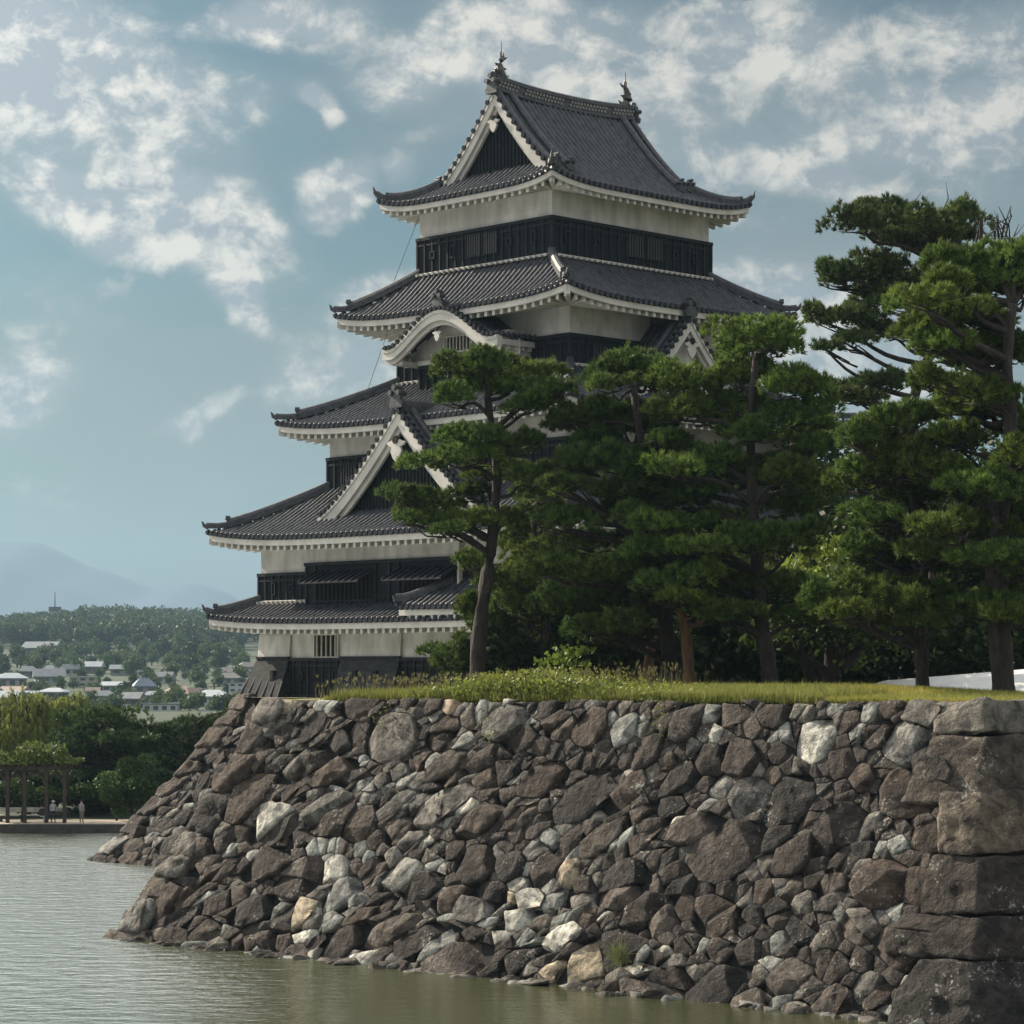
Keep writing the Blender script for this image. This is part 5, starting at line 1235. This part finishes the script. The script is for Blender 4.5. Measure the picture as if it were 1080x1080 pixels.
def bank_pine(label, x, Y, pads, seed, col=(.050, .085, .030), tr_=None):
    tp = tr_ or [(x, 868, 0), (x+2, 830, 0), (x-2, 790, 0), (x, 765, 0)]
    return pine(label, tp, .22, pads, Y, seed, dens=.8, base_col=col, tuft=.26, depth=1.3, blades=13)
bank_pine('large dark pine behind the pergola end on the far bank', 105, 142,
          [(105,757,40,8),(75,762,25,7),(135,768,22,8),(90,778,34,8),(120,780,24,7),(75,795,24,8),(105,800,38,9),(138,790,18,8),(85,818,34,8),(115,822,26,9),(75,838,28,8),(100,845,30,8),(60,822,20,7),(98,862,26,8)], 21)
bank_pine('smaller pine rising behind the shrub beside the stone base', 200, 144,
          [(205,766,24,8),(180,775,22,8),(225,780,22,8),(198,790,32,9),(215,802,24,9),(185,806,24,8),(205,820,30,10),(240,760,18,8),(248,745,12,8),(170,790,20,7)], 22, (.050, .080, .030))
broad('round clipped green shrub at the waterside near the stone base', fb(140, .4, 137), 3.4, 1.9, 1.6, 31, n=6500, ls=.11, col=(.055, .095, .028), name='shrub', cat='shrub', lob=16, trunk_r=.08)
broad('lower lobe of clipped shrub just right of the standing person', fb(122, .4, 135.5), 2.2, 1.0, .95, 32, n=3000, ls=.10, col=(.055, .09, .028), name='shrub', cat='shrub', lob=9, trunk_r=.06)
broad('dark shrub tucked against the foot of the stone base', fb(168, .4, 139), 3.0, 1.6, 1.4, 33, n=4500, ls=.11, col=(.042, .072, .024), name='shrub', cat='shrub', lob=12, trunk_r=.07)
for i, (x, lab) in enumerate(((30, 'dark hedge shrub behind the benches'), (95, 'low hedge shrub behind the standing person'), (-5, 'hedge shrub at the left edge behind the pergola'))):
    broad(lab, fb(x, .4, 139.5), 2.0, 1.9, .95, 34+i, n=3600, ls=.11, col=(.05, .08, .025), name='shrub', cat='shrub', lob=9, trunk_r=.06)
broad('rounded dark tree behind the pergola roof', fb(40, .4, 143), 3.9, 2.3, 1.5, 38, n=6500, ls=.13, col=(.035, .06, .022), lob=14)
broad('bushy tree filling the gap behind the dark bank pine', fb(150, .4, 150), 5.0, 3.4, 2.2, 39, n=7000, ls=.14, col=(.045, .075, .025), lob=14)
# willow: hanging strands
def willow(label, x, Y, h, rx, seed):
    rs = np.random.default_rng(seed); b = fb(x, .4, Y); root = thing('willow_tree', label, 'willow', tuple(b)); mb = MB()
    P = smooth_path([b, b+Vector((.1, 0, h*.4)), b+Vector((0, 0, h*.85))], 8); mb.tube(P, np.linspace(.3, .12, len(P)), 8); C = []
    for i in range(230):
        a = rs.uniform(0, 6.283); q = rs.uniform(.15, 1)**.6; x0 = np.array(b)+np.array([math.cos(a)*q*rx, math.sin(a)*q*rx*.8, h*(1.0-.36*q*q)+rs.normal(0, .22)])
        if i % 6 == 0: mb.tube([P[-2], (np.array(P[-1])+x0)/2+np.array([0, 0, .3]), x0], [.07, .045, .012], 5)
        ln = rs.uniform(1.0, 2.6)*(h/5.5); m_ = int(ln*16); t = np.linspace(0, 1, m_)[:, None]; C.append(x0+np.concatenate([np.sin(t*2+i)*.10, np.cos(t*2+i)*.10, -t*ln], 1)+rs.normal(0, .05, (m_, 3)))
    mb.build('trunk', M['bark'], root, smooth=True); C = np.concatenate(C); n = len(C); d = np.tile((0., 0., -1.), (n, 1)); V, T = tufts(C, d, .30, .022, 5, rs, .5)
    np_mesh('crown', V, T, M['leaf'], root, color=np.repeat(np.array((.24, .27, .075))*rs.uniform(.6, 1.35, (n, 1)), 15, 0))
willow('yellow-green weeping willow at the left edge of the far bank', 22, 148, 6.9, 2.9, 51)
willow('second smaller weeping willow peeping between willow and dark pine', 76, 158, 6.6, 2.0, 52)

# ------------------------------------------------------------------ town on the far slope
WM = {'white': mat('house_white', (.46, .46, .45), (.38, .38, .38), .3, .9), 'cream': mat('house_cream', (.33, .31, .27), (.27, .25, .22), .3, .9), 'grey': mat('house_grey', (.26, .27, .28), (.2, .21, .22), .3, .9), 'brown': mat('house_brown', (.16, .13, .11), (.11, .09, .08), .3, .9)}
RM = {'slate': mat('roof_slate', (.15, .16, .18), (.11, .12, .13), .6, .5), 'pale': mat('roof_pale', (.34, .36, .38), (.28, .30, .32), .4, .35), 'blue': mat('roof_blue', (.14, .18, .24), (.11, .14, .19), .4, .5), 'rust': mat('roof_rust', (.26, .19, .16), (.2, .15, .13), .4, .6), 'brown': mat('roof_brown', (.17, .15, .14), (.12, .11, .1), .4, .6)}
GL = mat('window_glass', (.05, .06, .07), None, 1, .12, spec=.6)
def house(x, y, w_px, Y, wallm, roofm, label, kind='hip', h_px=9, rh_px=4, rot=0.2, cols=3, floors=1):
    k = Y/F; bz = E+(705-y)*k; p = Vector(((x-540)*k, Y, bz)); root = thing('house', label, 'house', tuple(p), 'houses on the far slope'); w = w_px*k*.5; d = w*.75; h = h_px*k*1.2; rh = rh_px*k*1.35
    ca, sa_ = math.cos(rot), math.sin(rot)
    def q(a, b, c): return (p.x+a*ca-b*sa_, p.y+a*sa_+b*ca, bz+c)
    def bx(mb, a0, a1, b0, b1, c0, c1): mb.hexa([q(a0, b0, c0), q(a1, b0, c0), q(a1, b1, c0), q(a0, b1, c0), q(a0, b0, c1), q(a1, b0, c1), q(a1, b1, c1), q(a0, b1, c1)])
    mb = MB(); bx(mb, -w, w, -d, d, -3, h); mb.build('wall', WM[wallm], root); mb = MB(); e = w*.14
    if kind == 'flat': bx(mb, -w-e*.4, w+e*.4, -d-e*.4, d+e*.4, h, h+rh*.35)
    else:
        hw = w*.45 if kind == 'hip' else w+e
        mb.add([q(-w-e, -d-e, h), q(w+e, -d-e, h), q(w+e, d+e, h), q(-w-e, d+e, h), q(-hw, 0, h+rh), q(hw, 0, h+rh), q(-w-e, -d-e, h-.25), q(w+e, -d-e, h-.25), q(w+e, d+e, h-.25), q(-w-e, d+e, h-.25)],
               [(0, 1, 5, 4), (2, 3, 4, 5), (1, 2, 5), (3, 0, 4), (6, 7, 1, 0), (7, 8, 2, 1), (8, 9, 3, 2), (9, 6, 0, 3), (9, 8, 7, 6)])
    mb.build('roof', RM[roofm], root)
    for fl in range(floors):
        for c in range(cols):
            cx_ = -w+2*w*(c+.5)/cols; ww = w/cols*.55; z0 = h*(fl+.38)/floors; z1 = h*(fl+.80)/floors; mb = MB(); bx(mb, cx_-ww, cx_+ww, -d-.06, -d+.02, z0, z1); mb.build('window', GL, root)
    return root
HS = [(12,726,30,620,'cream','pale','hip',10,4,.3,3,1,'cream house with pale hipped roof at the left edge of the town'),
      (20,745,36,480,'white','pale','gable',9,5,.1,3,1,'low white building with wide pale roof above the willow'),
      (45,692,34,820,'grey','slate','gable',8,5,-.2,3,1,'long dark-roofed house at the foot of the wooded hill'),
      (52,722,30,640,'grey','slate','gable',8,6,.25,2,1,'grey house with a tall slate gable roof'),
      (88,724,28,640,'cream','pale','flat',9,2,.1,3,2,'two storey cream house with bright flat roof'),
      (57,738,26,540,'brown','pale','hip',8,3,-.15,3,1,'brown house with a pale roof edge above the willow top'),
      (122,729,26,620,'grey','pale','gable',6,3,.05,3,1,'low grey house with a bright roof in the middle of the town'),
      (143,704,22,780,'white','blue','flat',9,2,.1,3,2,'small white two storey house alone on the green slope'),
      (152,732,22,600,'grey','blue','hip',8,6,.3,2,1,'grey house with steep blue hipped roof'),
      (149,714,8,760,'white','slate','flat',7,1,.0,1,1,'narrow white hut under the lone white house'),
      (185,676,20,1000,'white','slate','hip',6,3,.2,2,1,'bright white house among trees high on the slope'),
      (178,680,8,1010,'white','pale','flat',7,2,.1,1,1,'tiny white annex beside the highest house'),
      (226,682,18,1000,'white','blue','hip',6,4,-.1,2,1,'white house with blue roof beside the keep eave'),
      (170,751,36,520,'white','slate','flat',8,2,.05,4,1,'long low white building with flat roof'),
      (190,735,28,600,'cream','rust','hip',6,4,.2,3,1,'cream house with a rust-red hipped roof'),
      (224,744,36,560,'white','pale','hip',9,5,-.2,4,1,'large white house with pale hipped roof near the keep'),
      (222,756,24,500,'grey','pale','flat',6,2,.1,3,1,'low grey shed with a pale roof beside the bank pine'),
      (205,738,14,590,'white','rust','gable',7,4,.4,2,1,'small white gabled house left of the large white one'),
      (240,715,20,760,'cream','brown','hip',6,4,.1,2,1,'cream house with brown roof beside the keep boards'),
      (245,700,18,850,'cream','brown','hip',5,4,.3,2,1,'cream house with brown roof high beside the keep'),
      (110,741,24,560,'grey','slate','hip',7,4,.1,2,1,'dark-roofed grey house above the dark bank pine'),
      (140,744,22,545,'brown','slate','gable',7,5,-.3,2,1,'brown house with slate gable right of centre'),
      (165,762,34,470,'grey','blue','gable',8,5,.1,3,1,'grey house with long blue roof just above the bank trees'),
      (30,714,20,700,'brown','slate','hip',6,4,.1,2,1,'brown house under trees left of the grey gable'),
      (75,712,16,720,'cream','slate','gable',6,4,.2,2,1,'small cream gabled house above the flat-roofed one'),
      (130,758,26,490,'cream','slate','hip',8,5,.2,2,1,'cream house with slate roof right behind the dark pine'),
      (175,720,16,680,'white','slate','gable',6,4,-.2,2,1,'little white gabled house below the mid-slope trees'),
      (250,730,16,640,'white','slate','flat',9,2,0,2,2,'white two storey block half hidden by the keep base'),
      (3,706,16,800,'white','slate','gable',6,4,.2,2,1,'white gabled house at the left edge on the slope'),
      (98,735,14,590,'white','rust','gable',6,3,.1,2,1,'tiny white house with rust roof beside the flat roof'),
      (160,739,16,570,'cream','pale','hip',6,3,.1,2,1,'cream cottage with pale roof in front of the blue roof'),
      (68,752,24,500,'grey','slate','hip',7,4,.2,2,1,'grey house with slate roof between the two willows'),
      (-20,735,30,560,'cream','slate','hip',9,4,.2,3,1,'cream house just outside the left edge of the town')]
_Y = np.linspace(480, 1250, 300); _y = np.array([705-(tz(0, q)-E)*F/q for q in _Y])
def Yof(y): return float(np.interp(-y, -_y, _Y))
rx_ = np.random.default_rng(88)
for i in range(46):
    y = rx_.uniform(706, 757); x = rx_.uniform(-60, 300); w_ = rx_.uniform(11, 24)*(1+(y-706)/90)
    if any(abs(x-h[0]) < (w_+h[2])*.5 and abs(y-h[1]) < 7 for h in HS): continue
    HS.append((x, y, w_, 0, ('white', 'cream', 'grey', 'brown')[rx_.integers(4)], ('slate', 'slate', 'blue', 'brown', 'rust', 'pale')[rx_.integers(6)], ('hip', 'gable', 'hip')[rx_.integers(3)], rx_.uniform(5, 8), rx_.uniform(3, 5), rx_.uniform(-.4, .4), int(rx_.integers(2, 4)), 1, 'small indistinct house in the hazy crowd of roofs on the far slope'))
for (x, y, w_, Y, wm_, rm_, kd, hp, rp, rot, cols, fl, lab) in HS: house(x, y+1, w_, Yof(y+1), wm_, rm_, lab, kd, hp, rp, rot, cols, fl)
# trees of the slope: the wooded ridge as one mass, the countable ones apart
def crown_cloud(c, r, n, ls, col, rs, lob=9):
    C = []; K = []
    for _ in range(lob):
        v = rs.normal(0, 1, 3); v /= np.linalg.norm(v); q = np.array(c)+v*rs.uniform(.2, .65)*np.array(r); m_ = n//lob
        d = rs.normal(0, 1, (m_, 3)); d /= np.linalg.norm(d, axis=1, keepdims=True); d *= rs.uniform(.6, 1, (m_, 1)); k = rs.uniform(.4, .6); C.append(q+d*np.array(r)*k); K.append(np.array(col)*rs.uniform(.75, 1.25)*rs.uniform(.75, 1.25, (m_, 1)))
    V, Q_ = leaves(np.concatenate(C), ls, rs); return V, Q_, np.repeat(np.concatenate(K), 4, 0)
rs = np.random.default_rng(404); AV, AQ, AC = [], [], []; n = 0
for i in range(640):
    x = rs.uniform(-120, 420); t = rs.random(); Y = 1080+560*t; k = Y/F; X = (x-540)*k; h = rs.uniform(9, 15); c = (X, Y, tz(X, Y)+h*.55)
    ridge_y = np.interp(x, [-120, 0, 40, 80, 110, 150, 190, 230, 280, 420], [650, 648, 644, 640, 634, 636, 640, 642, 644, 648]); top = E+(705-ridge_y)*k
    if c[2]+h*.5 > top: c = (c[0], c[1], top-h*.5-rs.random()*2)
    V, Q_, K = crown_cloud(c, (h*.55, h*.55, h*.52), 460, .95, (.040, .062, .028) if rs.random() < .7 else (.055, .085, .035), rs, 8); AV.append(V); AQ.append(Q_+n); AC.append(K); n += len(V)
o = np_mesh('hillside_wood', np.concatenate(AV), np.concatenate(AQ), M['leaf'], color=np.concatenate(AC), loc=(-200, 1400, 30)); tag(o, 'hazy dark green wood covering the ridge behind the town', 'wood', kind='stuff')
protos = []
for i in range(4):
    V, Q_, K = crown_cloud((0, 0, 4.2), (3.4, 3.4, 3.6), 700, .5, [(.05, .085, .03), (.06, .10, .035), (.035, .06, .028), (.075, .10, .035)][i], rs, 9)
    nm = bpy.data.meshes.new('crown'); o = np_mesh('crown', V, Q_, M['leaf'], color=K); mb = MB(); mb.tube([(0, 0, -3), (0, 0, 3.6)], [.35, .2], 6); tk = mb.build('trunk', M['bark']); protos.append((o, tk))
used = set()
rs = np.random.default_rng(505); spots = []
for (x, y, s_, Y) in [(70,690,1.9,900),(84,692,1.7,880),(108,676,2.2,980),(60,700,1.3,860),(172,694,2.0,900),(190,690,2.2,900),(205,698,2.4,860),(222,702,2.2,850),(235,706,2.0,840),(160,700,1.4,880),(96,704,1.2,860),(120,703,1.1,860),(18,702,1.8,880),(35,706,1.5,840),(5,712,1.2,800),(180,716,1.4,760),(140,722,.9,700),(210,722,1.4,740),(250,690,2.0,900),(255,720,1.4,740),(130,690,1.7,930),(100,690,1.8,930),(145,684,1.8,960),(215,684,1.6,980),(200,674,1.9,1040),(165,674,1.9,1060),(240,672,2.0,1050),(100,732,.9,600),(65,727,.9,640),(40,732,.9,600),(30,752,.8,480),(105,752,.9,500),(150,752,.8,500),(200,748,.9,540),(240,752,1.1,520),(180,758,.9,480)]: spots.append((x, y, s_, Y))
for _ in range(220):
    y = rs.uniform(692, 757) if _ % 3 else rs.uniform(690, 712); spots.append((rs.uniform(-60, 300), y, rs.uniform(.55, 1.0)*(1 if y > 712 else 1.7), 0))
for i, (x, y, s_, Y) in enumerate(spots):
    Y = Yof(y+2)
    pi_ = i % 4; k = Y/F; z = E+(705-y)*k; lo2 = ((x-540)*k, Y, z-1.0)
    root = thing('slope_tree', 'rounded green tree among the houses of the far slope', 'tree', lo2, 'trees among the far houses'); root.rotation_euler = (0, 0, rs.uniform(0, 6.28)); root.scale = (s_*.62,)*3
    for src in protos[pi_]:
        if pi_ not in used: c = src
        else: c = src.copy(); COL.objects.link(c)
        c.parent = root
    used.add(pi_)
# mast on the ridge, power poles in the town
mb = MB(); p = px(58, 652, 1550); mb.tube([p, px(58, 624, 1550)], [.5, .2], 6); mb.box(p.x-3.5, p.x+3.5, p.y-2, p.y+2, px(58, 645, 1550).z, px(58, 640, 1550).z)
for sx_ in (-2.8, 2.8): mb.tube([p+Vector((sx_, 0, -4)), px(58, 640, 1550)+Vector((sx_, 0, 0))], .35, 5)
tag(mb.build('lookout_mast', M['kerb'], loc=tuple(p)), 'small lookout tower with a thin mast on the wooded ridge', 'tower')
for (x, y0, y1, Y, lab) in ((185, 735, 716, 640, 'thin utility pole left of the large white house'), (215, 728, 708, 640, 'thin utility pole above the rust-roofed houses'), (226, 742, 722, 560, 'thin utility pole beside the large white house')):
    mb = MB(); mb.tube([px(x, y0, Y), px(x, y1, Y)], .16, 6); a = px(x, y1+2, Y); mb.tube([a+Vector((-1, 0, 0)), a+Vector((1, 0, 0))], .08, 5); tag(mb.build('utility_pole', M['kerb'], loc=tuple(px(x, y0, Y))), lab, 'utility pole', 'utility poles in the town')
mb = MB()
for (a, b) in (((185, 717, 640), (226, 738, 560)), ((185, 720, 640), (226, 724, 560)), ((195, 712, 640), (226, 720, 640))):
    A, B_ = px(*a), px(*b); mb.tube([A.lerp(B_, t)+Vector((0, 0, -4*t*(1-t))) for t in np.linspace(0, 1, 8)], .07, 4)
tag(mb.build('power_lines', M['kerb'], loc=tuple(px(200, 720, 640))), 'pale sagging power lines crossing above the town roofs', 'power lines')

# ------------------------------------------------------------------ the air
hz_m = bpy.data.materials.new('haze_air'); hz_m.use_nodes = True; N = hz_m.node_tree.nodes; L = hz_m.node_tree.links; N.remove(N['Principled BSDF'])
pv = N.new('ShaderNodeVolumePrincipled'); pv.inputs['Color'].default_value = (.27, .41, .54, 1); pv.inputs['Density'].default_value = 1.45e-4; pv.inputs['Anisotropy'].default_value = .25
L.new(pv.outputs[0], N['Material Output'].inputs['Volume'])
mb = MB(); mb.box(-5400, 5400, -60, 9700, -8, 470); hz = mb.build('haze', hz_m); hz['kind'] = 'stuff'; hz['label'] = 'pale blue summer haze over the far town and hills'; hz['category'] = 'haze'
